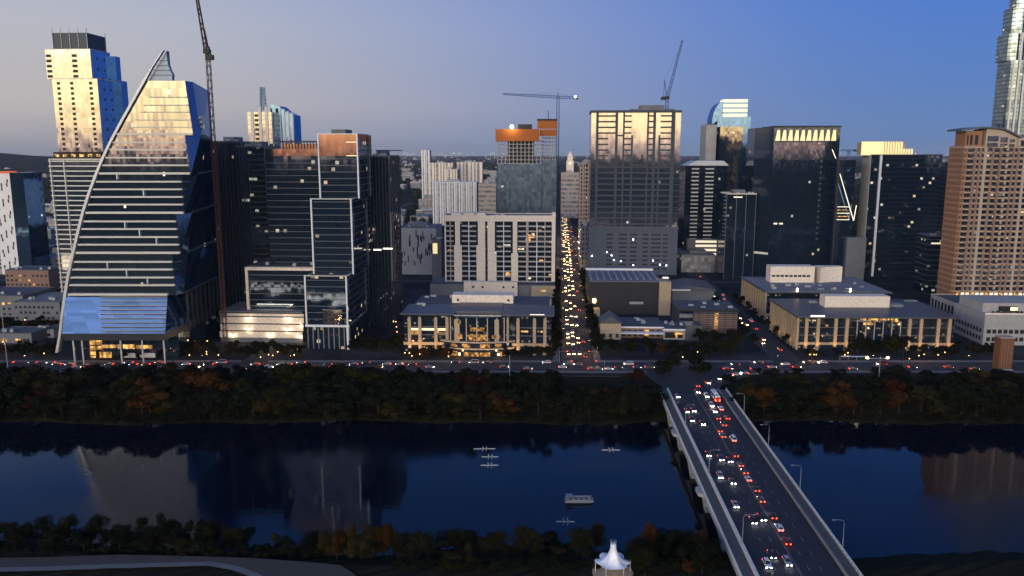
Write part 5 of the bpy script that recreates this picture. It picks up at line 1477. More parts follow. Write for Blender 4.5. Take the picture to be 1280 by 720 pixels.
def carmeshes(kind):
    """lofted body, glasshouse, lamps and wheels; front is +x"""
    if kind == 'suv': L_, wd, hood, roof, st = 4.8, 1.92, 1.02, 1.72, [(-2.35, .55, .98), (-2.3, .40, 1.06), (1.25, .34, 1.05), (2.2, .36, .92), (2.4, .5, .72)]; gh = [(-2.25, 1.06), (-1.95, 1.66), (.25, 1.7), (1.15, 1.05)]
    elif kind == 'van': L_, wd, roof, st = 5.4, 2.0, 2.2, [(-2.65, .5, 1.1), (-2.6, .38, 1.2), (1.7, .34, 1.2), (2.55, .36, 1.0), (2.7, .5, .75)]; gh = [(-2.62, 1.2), (-2.5, 2.15), (1.1, 2.2), (2.0, 1.2)]
    else: L_, wd, roof, st = 4.6, 1.84, 1.45, [(-2.28, .55, .88), (-2.2, .38, .97), (-1.5, .34, .95), (1.1, .32, .93), (2.1, .34, .80), (2.3, .48, .66)]; gh = [(-1.75, .95), (-1.1, 1.38), (.15, 1.42), (1.05, .93)]
    b = MB(); rings = []
    for x, zb, zt_ in st:
        e_ = .86 if abs(x) > 2.15 else 1.0; h = wd / 2 * e_
        rings.append([(x, -h * .9, zb), (x, h * .9, zb), (x, h, zb + .22), (x, h, zt_ - .12), (x, h * .88, zt_), (x, -h * .88, zt_), (x, -h, zt_ - .12), (x, -h, zb + .22)])
    b.loft(rings)
    (xa, za), (xb, zb_), (xc, zc_), (xd, zd) = gh
    h0, h1 = wd / 2 * .86, wd / 2 * .70
    b.loft([[(xb + .1, -h1, zb_), (xb + .1, h1, zb_), (xb + .1, h1 * .9, zb_ + .06), (xb + .1, -h1 * .9, zb_ + .06)], [(xc - .05, -h1, zc_), (xc - .05, h1, zc_), (xc - .05, h1 * .9, zc_ + .06), (xc - .05, -h1 * .9, zc_ + .06)]])
    for s in (-1, 1):
        for (p, q) in (((xa, za), (xb, zb_)), ((xd, zd), (xc, zc_))):
            b.tube([(p[0], s * h0, p[1]), (q[0], s * h1, q[1])], .05, 4)
    body = b
    g_ = MB(); g_.loft([[(xa + .03, -h0, za - .02), (xa + .03, h0, za - .02), (xd - .03, h0, zd - .02), (xd - .03, -h0, zd - .02)], [(xb + .05, -h1 + .02, zb_ - .004), (xb + .05, h1 - .02, zb_ - .004), (xc - .02, h1 - .02, zc_ - .004), (xc - .02, -h1 + .02, zc_ - .004)]])
    wh = MB(); n = 12
    for (y0, y1, r_, mi) in ((-.11, .11, .33, 0), (-.125, .125, .2, 1)):
        wh.loft([[(r_ * math.cos(2 * math.pi * i / n), y, r_ * math.sin(2 * math.pi * i / n)) for i in range(n)] for y in (y0, y1)], True, mi)
    hl = MB(); hl.box(-.05, -.19, -.10, .05, .19, .10)
    tl_ = MB(); tl_.box(-.05, -.16, -.14, .05, .16, .14)
    mm = dict(body=body, glass=g_.mesh('car_windows', P['carglass']), wheel=wh.mesh('car_wheel', [P['tyre'], rim]), hl=hl.mesh('car_headlight', E['head']), tl=tl_.mesh('car_taillight', E['tail']), hlf=hl.mesh('car_headlight_far', E['headfar']), tlf=tl_.mesh('car_taillight_far', E['tailfar']), L=max(s[0] for s in st), Lr=min(s[0] for s in st), w=wd)
    mm['bodies'] = {k: body.mesh('car_body', m_) for k, m_ in CARP.items()}
    return mm


CM = {k: carmeshes(k) for k in ('sedan', 'suv', 'van')}


def ob(name, me, parent, loc=(0, 0, 0)):
    o_ = bpy.data.objects.new(name, me); o_.parent = parent; o_.location = loc; COL.objects.link(o_); return o_


def car(kind, colour, loc, heading, label, group, far=False, full=True, dip=1.0):
    M_ = CM[kind]; r = empty({'sedan': 'car', 'suv': 'suv', 'van': 'van'}[kind], loc, heading); tag(r, label, {'van': 'van'}.get(kind, 'car'), group)
    ob('body', M_['bodies'][colour], r)
    if full:
        ob('windows', M_['glass'], r)
        for x in (-1.4, 1.42):
            for y in (-1, 1): ob('wheel', M_['wheel'], r, (x, y * (M_['w'] / 2 - .12), .33))
    for y in (-1, 1):
        ob('headlight', M_['hlf' if far else 'hl'], r, (M_['L'] - .035, y * M_['w'] * .33, .56 if kind == 'sedan' else .60))
        ob('taillight', M_['tlf' if far else 'tl'], r, (M_['Lr'] + .035, y * M_['w'] * .36, .73))
    return r


ORD = ['nearest', 'second', 'third', 'fourth', 'fifth', 'sixth', 'seventh', 'eighth', 'ninth', 'tenth', 'eleventh', 'twelfth', 'thirteenth', 'fourteenth', 'fifteenth', 'sixteenth', 'seventeenth', 'eighteenth', 'nineteenth', 'twentieth', 'twenty-first', 'twenty-second', 'twenty-third', 'twenty-fourth', 'twenty-fifth']
zoom = lambda p: (780 + p[0] * .361, 460 + p[1] * .361)
on = [(185, 97, 'silver', 'sedan'), (255, 80, 'grey', 'sedan'), (285, 95, 'white', 'suv'), (302, 128, 'white', 'suv'), (240, 145, 'dark', 'sedan'), (217, 147, 'grey', 'sedan'), (235, 177, 'dark', 'suv'), (272, 190, 'dark', 'sedan'), (292, 297, 'dark', 'sedan'), (335, 312, 'blue', 'suv'), (365, 317, 'dark', 'sedan'), (332, 372, 'silver', 'suv'), (375, 392, 'grey', 'sedan'), (385, 472, 'silver', 'sedan'), (447, 527, 'dark', 'sedan'), (478, 517, 'dark', 'suv'), (512, 645, 'dark', 'sedan'), (495, 678, 'white', 'suv'), (565, 670, 'silver', 'suv'), (313, 147, 'white', 'sedan')]
off = [(285, 47, 'dark', 'sedan'), (335, 140, 'white', 'suv'), (325, 171, 'dark', 'sedan'), (357, 171, 'red', 'sedan'), (345, 194, 'dark', 'suv'), (330, 215, 'dark', 'sedan'), (342, 234, 'grey', 'suv'), (378, 246, 'white', 'van'), (385, 300, 'dark', 'sedan'), (402, 333, 'grey', 'sedan'), (418, 358, 'dark', 'suv'), (430, 383, 'white', 'sedan'), (457, 418, 'dark', 'sedan'), (475, 455, 'grey', 'suv'), (515, 512, 'dark', 'sedan'), (537, 553, 'white', 'suv'), (563, 600, 'red', 'sedan')]
hd = math.atan2(1, BS)
for lst, toward, grp in ((on, True, 'cars with headlights coming over the bridge'), (off, False, 'cars with red tail lights leaving over the bridge')):
    pos = []
    for (zx, zy, colr, kind) in lst:
        px, py = zoom((zx, zy)); x, Y = gnd(px, py, .6); pos.append((Y, x, colr, kind))
    pos.sort()
    for i, (Y, x, colr, kind) in enumerate(pos):
        kn = {'sedan': 'sedan', 'suv': 'SUV', 'van': 'van'}[kind]
        w_ = 'oncoming vehicle from the camera on the bridge' if toward else 'departing vehicle from the camera on the bridge'
        extra = 'headlights on' if toward else 'red tail lights on'
        car(kind, colr, (x, Y, .045), hd + (math.pi if toward else 0), f'{colr} {kn} with {extra}, {ORD[i]} {w_}', grp)
# the bus at the far end
x, Y = gnd(895, 497, .5)
bus = empty('bus', (x - .4, Y, .05), hd); tag(bus, 'white and red city bus with a red rear at the far end of the bridge', 'bus')
b = MB(); rings = [[(xx, -1.25 * s, .35), (xx, 1.25 * s, .35), (xx, 1.25 * s, 2.9), (xx, 1.05 * s, 3.1), (xx, -1.05 * s, 3.1), (xx, -1.25 * s, 2.9)] for xx, s in ((-6, .97), (-5.8, 1), (5.8, 1), (6, .95))]; b.loft(rings); b.build('body', CARP['white'], bus)
b = MB(); b.box(-6.06, -1.24, .5, -5.99, 1.24, 2.4); b.box(-5.9, -1.27, .4, -1.5, -1.251, 1.3); b.box(-5.9, 1.251, .4, -1.5, 1.27, 1.3); b.build('rear_panel', paint('bus_red_paint', (.45, .02, .015)), bus)
for s in (-1, 1):
    b = MB(); b.box(-5.2, s * 1.262 - .01, 1.5, 5.3, s * 1.262 + .01, 2.6); b.build('side_windows', P['carglass'], bus)
    for xx in (-3.6, 3.9): ob('wheel', CM['van']['wheel'], bus, (xx, s * 1.12, .38)).scale = (1.35, 1.2, 1.35)
    ob('taillight', CM['van']['tl'], bus, (-6.08, s * 1.0, 1.0)).scale = (1, 1.6, 2.4); ob('headlight', CM['van']['hl'], bus, (6.0, s * .95, .9))
b = MB(); b.box(-1.5, -.8, 3.1, 1.8, .8, 3.4); b.build('roof_unit', CARP['white'], bus)

kinds = ['sedan', 'sedan', 'suv', 'suv', 'van']
cols_ = ['white', 'silver', 'dark', 'dark', 'grey', 'red', 'blue']
# the queue of the central street: headlights facing us on the left lanes, tail lights leaving on the right
cd = math.atan2(1, SL)
for lane, toward in ((-5.0, True), (-1.7, True), (1.7, True), (5.0, False)):
    t = 12 + rnd.uniform(0, 8)
    while t < 1500:
        gap = 8 + t * .02 + rnd.random() ** 1.5 * (30 + t * .05)
        if not toward: gap *= 3
        x = c0[0] + SL * t + lane
        far = t > 40
        zone = 'on the near stretch of' if t < 160 else ('on the middle stretch of' if t < 500 else 'on the far stretch of')
        car(rnd.choice(kinds), rnd.choice(cols_), (x, 457.2 + t, .065), cd + (math.pi if toward else 0), f'small car with {"bright headlights" if toward else "tail lights"}, {zone} the central street', f'cars {zone} the central street, {"coming" if toward else "leaving"}', True, t < 160)
        t += gap
# boulevard along the river
sect = [(-620, -150, 'left of the sail tower, on the boulevard', 22), (-150, -60, 'before the sail tower and the parking garage, on the boulevard', 14), (-60, 25, 'before the limestone building left of the central street, on the boulevard', 8), (25, 80, 'by the foot of the central street, on the boulevard', 10), (104, 175, 'beyond the bridge end, on the boulevard', 10), (175, 330, 'before the right-hand limestone building, on the boulevard', 9)]
for (xa, xb, where, n) in sect:
    for k in range(n):
        lane = rnd.choice((-7, -3.2, 3.2, 7)); x = lerp(xa, xb, (k + rnd.random() * .8) / n)
        if xa == -620: x = lerp(-310, -150, (k + rnd.random() * .8) / n)
        car(rnd.choice(kinds), rnd.choice(cols_), (x, 447.5 + lane, .065), 0 if lane < 0 else math.pi, f'small lit car {where}', f'cars {where}', rnd.random() < .3, True)
# right-hand street
for k in range(26):
    t = rnd.uniform(0, 1); Y = lerp(470, 860, t); x = lerp(164, 171, (Y - 457) / 135) if Y < 592 else lerp(171, 190, (Y - 592) / 265)
    s = rnd.choice((-4.5, -1.5, 1.6, 4.6))
    if Y < 540 and k % 3: continue
    car(rnd.choice(kinds), rnd.choice(cols_), (x + s, Y, .06), math.atan2(1, .065) + (math.pi if s < 0 else 0), 'small car on the right-hand street beside the pale-roofed stone building', 'cars on the right-hand street', True, False)
# turning queue between bridge end and boulevard
for i, (px, py, hdg) in enumerate(((921, 468, .2), (931, 466, .2), (911, 470, .5), (902, 473, .9), (941, 467, .1), (887, 478, 1.2), (872, 482, 1.5))):
    x, Y = gnd(px, py, .5); car(kinds[i % 5], cols_[i], (x, Y, .06), hdg + (math.pi if i % 2 else 0), f'{cols_[i]} car turning between bridge and boulevard, {ORD[i]} along the bend' if i else f'{cols_[0]} car turning between bridge and boulevard, first along the bend', 'cars turning at the bridge end')

# ------------------------------------------------------------------ street lamps and masts on the far side
for i in range(15):
    x = -300 + i * 25
    lamp_post((x, 436.2 if i % 2 else 459, .14), R(90) if i % 2 else R(-90), 'lit street lamp in the row along the boulevard, left of the bridge', 'street lamps along the boulevard left of the bridge', 8.5, 2.4, 'on' if i % 3 else 'off', P['dark'])
for i in range(6):
    lamp_post((150 + i * 27, 459 if i % 2 else 436.2, .14), R(-90) if i % 2 else R(90), 'lit street lamp in the row along the boulevard, right of the bridge', 'street lamps along the boulevard right of the bridge', 8.5, 2.4, 'on', P['dark'])
for i in range(26):
    s = -1 if i % 2 else 1; t = 15 + i * 34
    lamp_post((c0[0] + SL * t + s * 10.6, 461 + t, .14), math.pi if s > 0 else 0, 'street lamp in the row along the central street', 'street lamps along the central street', 8.5, 2.6, 'on', P['dark'], AVEL)
for px, yt, yb_, lb in ((637, 444, 487, 'thin pale mast on the far bank below the limestone building with the curved bay'), (1, 380, 470, 'thin pale mast at the left edge of the far bank'), (1100.5, 446, 480, 'thin double-lamp mast on the far bank before the right-hand limestone building')):
    x, Y = gnd(px, yb_, -1); Y = min(Y, 428); x, zt_ = at(px, yt, Y); r = empty('mast', (x, Y, -2)); tag(r, lb, 'mast')
    b = MB(); b.tube([(0, 0, 0), (0, 0, zt_ + 2)], .28, 6, 0, .2); b.build('pole', P['steel'], r)
    if px > 1000:
        b = MB(); b.bar((-7, 0, zt_ + 1), (4, 0, zt_ + 1), .5); b.build('crossarm', P['steel'], r)
        for dx in (-7, 4): b = MB(); b.box(dx - .5, -.5, zt_ + 1.2, dx + .5, .3, zt_ + 1.9); b.build('lamp_head', E['sodium'], r)
for (pa, pb, ya, yb_, n, where) in ((484, 501, 384, 425, 9, 'between the stepped tower and the limestone building'), (290, 375, 436, 450, 7, 'before the floodlit parking garage'), (0, 66, 396, 446, 10, 'among the low blocks left of the sail tower'), (744, 775, 380, 432, 5, 'by the low halls right of the central street'), (998, 1066, 441, 449, 5, 'before the right-hand limestone building'), (1130, 1200, 441, 450, 5, 'left of the brick pillar'), (222, 275, 405, 447, 7, 'between the sail tower and the parking garage'), (506, 566, 441, 449, 5, 'before the limestone building with the curved bay'), (850, 880, 430, 450, 3, 'under the trees of the bridge corner')):
    for k in range(n):
        px, py = rnd.uniform(pa, pb), rnd.uniform(ya, yb_); x, Y = gnd(px, py, 3)
        r = empty('garden_lamp', (x, Y, 0)); tag(r, f'small warm post lamp {where}', 'lamp', f'post lamps {where}')
        b = MB(); b.tube([(0, 0, 0), (0, 0, 3.4)], .08, 6, 0, .06); b.build('pole', P['dark'], r)
        b = MB(); b.sphere((0, 0, 3.65), .24); b.build('lamp_globe', E['garden'], r)
        lo = bpy.data.objects.new('lamp_light', GARL); lo.location = (0, -.1, 4.2); lo.parent = r; COL.objects.link(lo)
# traffic signals at the foot of the central street
for i, (x, Y) in enumerate(((28, 459), (50, 459), (29, 437), (52, 437))):
    r = empty('traffic_light', (x, Y, .14)); tag(r, ('left rear', 'right rear', 'left front', 'right front')[i] + ' traffic signal mast at the foot of the central street', 'traffic light', 'traffic lights at the central street')
    b = MB(); b.tube([(0, 0, 0), (0, 0, 6)], .12, 6); b.tube([(0, 0, 5.8), (5 if i % 2 == 0 else -5, 0, 6.1)], .08, 5); b.build('pole', P['steel'], r)
    xs_ = 4.6 if i % 2 == 0 else -4.6
    b = MB(); b.box(xs_ - .2, -.2, 5.1, xs_ + .2, .2, 6.2); hd_ = b.build('signal_head', P['dark'], r)
    b = MB(); b.sphere((xs_, -.24, 5.9), .15); b.build('lens', E['tail'], hd_)
# a bus shelter with a lit roof before the right-hand building
x, Y = gnd(1083, 461); r = empty('bus_shelter', (x, 459.5, .14)); tag(r, 'long blue-lit bus shelter before the right-hand limestone building', 'bus shelter')
b = MB(); b.box(-8, 0, 2.6, 8, 2.4, 2.85); b.build('roof', P['metalroof'], r)
for dx in (-7.5, -2.5, 2.5, 7.5): b = MB(); b.box(dx - .1, 2.0, 0, dx + .1, 2.2, 2.59); b.build('post', P['steel'], r)
b = MB(); b.box(-7.6, .2, 2.5, 7.6, .35, 2.59); b.build('light_strip', emit('bluish_shelter_light', (.5, .7, 1), 4), r)

# ------------------------------------------------------------------ boats on the lake
def skin_person(name, joints, edges, mat_idx=None):
    pass


def person_mesh():
    """a seated rower, one skinned surface: pelvis, trunk, neck, head, arms reaching forward to the oars, bent legs"""
    me = bpy.data.meshes.new('rower_body')
    J = [(0, 0, .25), (-.04, 0, .50), (-.08, 0, .74), (-.07, 0, .86), (-.05, 0, 1.0), (-.05, 0, 1.1),
         (-.06, .19, .74), (.18, .24, .60), (.42, .22, .58), (-.06, -.19, .74), (.18, -.24, .60), (.42, -.22, .58),
         (.02, .10, .23), (.42, .12, .46), (.74, .10, .20), (.86, .10, .26), (.02, -.10, .23), (.42, -.12, .46), (.74, -.10, .20), (.86, -.10, .26)]
    Ed = [(0, 1), (1, 2), (2, 3), (3, 4), (4, 5), (2, 6), (6, 7), (7, 8), (2, 9), (9, 10), (10, 11), (0, 12), (12, 13), (13, 14), (14, 15), (0, 16), (16, 17), (17, 18), (18, 19)]
    rad = [.15, .14, .15, .06, .10, .09, .07, .05, .04, .07, .05, .04, .09, .07, .05, .04, .09, .07, .05, .04]
    me.from_pydata(J, Ed, []); o_ = bpy.data.objects.new('rower_source', me); COL.objects.link(o_)
    sk = o_.modifiers.new('skin', 'SKIN'); o_.modifiers.new('sub', 'SUBSURF').levels = 1
    if not me.skin_vertices: 
        bm = bmesh.new(); bm.from_mesh(me); bm.verts.layers.skin.verify(); bm.to_mesh(me); bm.free()
    for i, v in enumerate(me.skin_vertices[0].data): v.radius = (rad[i], rad[i]); v.use_root = (i == 0)
    dg = bpy.context.evaluated_depsgraph_get(); out_ = bpy.data.meshes.new_from_object(o_.evaluated_get(dg)); out_.name = 'rower_body'
    out_.materials.clear(); out_.materials.append(plain('pale_rowing_top', (.45, .44, .42), .8)); out_.materials.append(P['skin']); out_.materials.append(plain('dark_shorts', (.03, .03, .04), .9))
    for p in out_.polygons:
        c = p.center
        p.material_index = 1 if (c.z > .84 or c.x > .3) else (2 if c.z < .36 else 0)
        p.use_smooth = True
    bpy.data.objects.remove(o_); bpy.data.meshes.remove(me)
    return out_


rower = person_mesh()
hair = MB(); hair.sphere((-.075, 0, 1.09), .105, .10, .10, 8, 5); hair_m = hair.mesh('rower_hair', plain('dark_hair', (.03, .02, .015), .8))
boats = [(592, 561, 619, 'upper left one of three white rowing shells close together', 2, .03), (602, 571, 623, 'middle one of three white rowing shells close together', 2, 0), (601, 581.5, 623, 'lowest one of three white rowing shells close together', 2, .02), (752, 562.5, 775, 'white rowing shell alone in the upper right of the open water', 2, -.02), (695, 652, 718, 'white rowing shell alone nearest the near bank', 2, -.03)]
for i, (pa, py, pb, lb, n, rz) in enumerate(boats):
    x0_, Y = gnd(pa, py, -7.9); x1_, _ = gnd(pb, py, -7.9); L_ = x1_ - x0_; xc = (x0_ + x1_) / 2
    r = empty('rowing_shell', (xc, Y, -8.02), rz); tag(r, lb, 'rowing boat', 'rowing shells on the lake')
    b = MB(); rings = []
    for t in [k / 12 for k in range(13)]:
        u_ = 2 * t - 1; w_ = .30 * (1 - abs(u_) ** 2.6) + .015; rings.append([(u_ * L_ / 2, -w_, .22), (u_ * L_ / 2, -w_ * .6, .0), (u_ * L_ / 2, w_ * .6, .0), (u_ * L_ / 2, w_, .22), (u_ * L_ / 2, w_ * .7, .26), (u_ * L_ / 2, -w_ * .7, .26)])
    b.loft(rings); b.build('hull', P['hull'], r)
    b = MB(); b.box(-1.6, -.2, .265, 1.6, .2, .28); b.build('cockpit', P['dark'], r)
    for k in range(n):
        xk = (k - (n - 1) / 2) * 1.5
        for s in (-1, 1):
            b = MB(); b.tube([(xk + .42, s * .2, .60), (xk + .30, s * .8, .55), (xk + .1, s * 2.3, .30)], .035, 4); b.box(xk - .02, s * 2.2, .08, xk + .10, s * 2.75, .34); b.build('oar', P['whitecool'], r)
        pr = bpy.data.objects.new('person', rower); COL.objects.link(pr); c_, s__ = math.cos(rz), math.sin(rz)
        pr.location = (xc + xk * c_, Y + xk * s__, -7.93); pr.rotation_euler = (0, 0, rz)
        tag(pr, f'{("left", "right")[k]} rower in pale top, seated in the {("upper left shell of three", "middle shell of three", "lowest shell of three", "lone upper right shell", "lone shell nearest the near bank")[i]}', 'person', 'rowers on the lake')
        ob('hair', hair_m, pr)
xa, Y = gnd(706, 626.5, -7.9); xb, _ = gnd(742, 626.5, -7.9); L_ = xb - xa
r = empty('pontoon_boat', ((xa + xb) / 2, Y, -8.05)); tag(r, 'grey and white tour pontoon boat with low canopy and side rails in mid-river', 'boat'); h = L_ / 2
for s in (-1, 1):
    b = MB(); b.tube([(-h, s * 1.3, .35), (h - 1.2, s * 1.3, .35), (h, s * 1.3, .65)], .38, 8); b.build('pontoon', P['steel'], r)
b = MB(); b.box(-h + .2, -1.9, .75, h - .4, 1.9, .9); b.build('deck', P['concrete_dark'], r)
b = MB()
for s in (-1, 1):
    b.box(-h + .3, s * 1.85 - .03, 1.55, h - .6, s * 1.85 + .03, 1.65); b.box(-h + .3, s * 1.85 - .02, .95, h - .6, s * 1.85 + .02, 1.35)
    k = -h + .4
    while k < h - .6: b.box(k - .04, s * 1.85 - .05, .9, k + .04, s * 1.85 + .05, 1.6); k += 1.1
b.build('side_rail', P['concrete'], r)
for i, xx in enumerate([lerp(-h + 1.2, h - 1.6, k / 4) for k in range(5)]):
    for s in (-1, 1): b = MB(); b.box(xx - .35, s * 1.0 - .4, .9, xx + .35, s * 1.0 + .4, 1.3); b.box(xx - .38, s * 1.0 - .4, 1.3, xx - .25, s * 1.0 + .4, 1.75); b.build('seat', P['concrete'], r)
b = MB(); b.box(-h + .4, -1.7, 2.35, -h + 3.0, 1.7, 2.45); b.build('canopy', P['steel'], r)
for dx in (.5, 2.9):
    for s in (-1, 1): b = MB(); b.tube([(-h + dx, s * 1.6, .9), (-h + dx, s * 1.6, 2.35)], .04, 5); b.build('canopy_post', P['steel'], r)

# ------------------------------------------------------------------ the tent pavilion at the bottom
x, Y = gnd(766, 712, -3.2); pv = empty('tent_pavilion', (x, Y, -4.2)); tag(pv, 'round white tent pavilion with a tall lit peak near the bridge', 'pavilion')
b = MB(); n = 24; nr = 8; zE, zP = 3.6, 8.6
for j_ in range(nr + 1):
    t = j_ / nr; rad_ = lerp(5.0, .75, t ** .75)
    for i in range(n):
        a_ = 2 * math.pi * i / n; sc_ = 1 + .13 * (1 - t) * (abs(math.cos(3 * a_)) * 2 - 1)
        z = zE + (zP - zE) * t ** 2.1 + .55 * (1 - t) ** 2 * abs(math.cos(3 * a_)) - .2
        b.v.append((rad_ * sc_ * math.cos(a_), rad_ * sc_ * math.sin(a_), z))
for j_ in range(nr):
    for i in range(n): b.f.append((j_ * n + i, j_ * n + (i + 1) % n, (j_ + 1) * n + (i + 1) % n, (j_ + 1) * n + i)); b.m.append(0)
tent = b.build('tent_roof', P['tent'], pv, True)
b = MB(); b.loft([[(.95 * math.cos(2 * math.pi * i / 10), .95 * math.sin(2 * math.pi * i / 10), zP - .3) for i in range(10)], [(.8 * math.cos(2 * math.pi * i / 10), .8 * math.sin(2 * math.pi * i / 10), zP + 1.0) for i in range(10)]]); b.build('peak_collar', P['tent'], pv)
for i in range(6):
    a_ = math.pi / 3 * i; b = MB(); b.tube([(.78 * math.cos(a_), .78 * math.sin(a_), zP + 1.0), (.86 * math.cos(a_), .86 * math.sin(a_), zP + 2.0)], .12, 5); b.build('finial', P['steel'], pv)
    b = MB(); b.tube([(5.3 * math.cos(a_), 5.3 * math.sin(a_), 0), (5.3 * math.cos(a_), 5.3 * math.sin(a_), zE + .5)], .11, 6); b.build('post', P['whitecool'], pv)
b = MB(); b.prism([(6.2 * math.cos(2 * math.pi * i / 24), 6.2 * math.sin(2 * math.pi * i / 24)) for i in range(24)], -1, .35); b.build('floor_slab', P['limewarm'], pv)
L_ = bpy.data.lights.new('peak_lamp', 'POINT'); L_.energy = 34; L_.color = (1, .86, .62); L_.shadow_soft_size = .3
for dx, dy, dz in ((-.6, -3.0, 6.6), (1.2, -2.6, 6.8)):
    lo = bpy.data.objects.new('lamp_light', L_); lo.location = (dx, dy, dz); lo.parent = pv; COL.objects.link(lo)
L2 = bpy.data.lights.new('eave_lamp', 'POINT'); L2.energy = 40; L2.color = (1, .8, .5)
lo = bpy.data.objects.new('lamp_light', L2); lo.location = (0, -1, 3.2); lo.parent = pv; COL.objects.link(lo)

# ------------------------------------------------------------------ trees
LEAF = {'dark green': plain('dark_leaves', (.009, .011, .005), .95, 0, .5, .35), 'olive green': plain('olive_leaves', (.018, .016, .005), .95, 0, .5, .35), 'orange-brown': plain('orange_brown_leaves', (.045, .019, .005), .95, 0, .5, .35), 'yellowing': plain('yellowing_leaves', (.034, .025, .006), .95, 0, .5, .35), 'russet': plain('russet_leaves', (.034, .010, .005), .95, 0, .5, .35)}
BARK = plain('bark', (.03, .024, .019), .95, 0, .3, 1.0)


def crown_mesh(seed, n=1500, leaf=.5, spread=1.0):
    """leaf clumps through the volume of several limbs' worth of foliage; unit height about 10"""
    rr_ = random.Random(seed); b = MB(); blobs = []
    for k in range(rr_.randint(9, 13)):
        a_ = rr_.uniform(0, 6.283); q = rr_.uniform(0, 3.0) * spread; z = rr_.uniform(2.6, 8.8)
        q *= 1.1 - .07 * abs(z - 4.5)
        blobs.append((q * math.cos(a_), q * math.sin(a_), z, rr_.uniform(1.1, 2.0)))
    for k in range(n):
        bx_, by_, bz_, br_ = rr_.choice(blobs)
        v = Vector((rr_.gauss(0, 1), rr_.gauss(0, 1), rr_.gauss(0, 1))).normalized() * br_ * rr_.uniform(.35, 1.08) ** .6
        c = Vector((bx_ + v.x, by_ + v.y, bz_ + v.z * .85))
        nrm = (v.normalized() + Vector((rr_.uniform(-.7, .7), rr_.uniform(-.7, .7), rr_.uniform(-.4, .9)))).normalized()
        t_ = nrm.cross(Vector((rr_.random(), rr_.random(), rr_.random() + .01))).normalized(); u_ = nrm.cross(t_)
        s = leaf * rr_.uniform(.5, 1.2); w_ = s * rr_.uniform(.5, .9)
        b.add([c - t_ * s * .5, c + u_ * w_ * .5, c + t_ * s * .5, c - u_ * w_ * .5], [(0, 1, 2, 3)])
    return b, blobs


TREE = {}
for col_ in LEAF:
    TREE[col_] = []
tr = []
for k in range(6):
    cb_, blobs = crown_mesh(100 + k, 2300, .78, 1.0 + .12 * (k % 3))
    tb = MB(); tb.tube([(0, 0, -1.2), (.06, .03, 1.5), (-.05, .05, 3.2), (.05, 0, 5.5)], .28, 7, 0, .09)
    for (x_, y_, z_, r_) in blobs[:7]: tb.tube([(0, 0, min(3.2, z_ * .5)), (x_ * .5, y_ * .5, z_ * .72), (x_, y_, z_)], .10, 5, 0, .025)
    tr.append((cb_, tb.mesh('trunk', BARK)))
    for col_ in LEAF: TREE[col_].append((cb_.mesh('crown', LEAF[col_]), tr[-1][1]))
nearT = {}
for k in range(4):
    cb_, blobs = crown_mesh(300 + k, 5200, .40, 1.15)
    tb = MB(); tb.tube([(0, 0, -1.2), (.06, .03, 1.5), (-.05, .05, 3.2), (.05, 0, 5.5)], .26, 7, 0, .08)
    for (x_, y_, z_, r_) in blobs[:8]: tb.tube([(0, 0, min(3.2, z_ * .5)), (x_ * .5, y_ * .5, z_ * .72), (x_, y_, z_)], .09, 5, 0, .02)
    tm = tb.mesh('trunk', BARK)
    for col_ in LEAF: nearT.setdefault(col_, []).append((cb_.mesh('crown', LEAF[col_]), tm))


REG = []


def tree(x, Y, z, h, colour, label, group, near=False, wide=1.0, name='tree'):
    """noted now, built below: the 300 trees that show largest as objects, the rest as one mass"""
    REG.append((h * h * wide / (x * x + Y * Y + (CH - z) ** 2), x, Y, z, h, colour, label, group, near, wide, rnd.uniform(0, 6.28), rnd.randrange(1000), name))


def plant(rec):
    _, x, Y, z, h, colour, label, group, near, wide, rot, pk, name = rec
    lst = (nearT if near else TREE)[colour]; cm, tm = lst[pk % len(lst)]
    r = empty(name, (x, Y, z), rot); s_ = h / 10.0; r.scale = (s_ * wide, s_ * wide, s_); tag(r, label, name, group)
    ob('crown', cm, r); ob('trunk' if name == 'tree' else 'stem', tm, r)


def pick(w):
    q = rnd.random() * sum(w.values())
    for k, v in w.items():
        q -= v
        if q <= 0: return k
    return k


land = [(-60, 215, 'below the sail tower'), (215, 400, 'below the floodlit parking garage'), (400, 500, 'below the stepped office tower'), (500, 690, 'below the limestone building with the curved bay'), (690, 850, 'between the central street and the bridge'), (890, 1130, 'below the right-hand limestone building'), (1130, 1340, 'at the right, toward the brick pillar')]
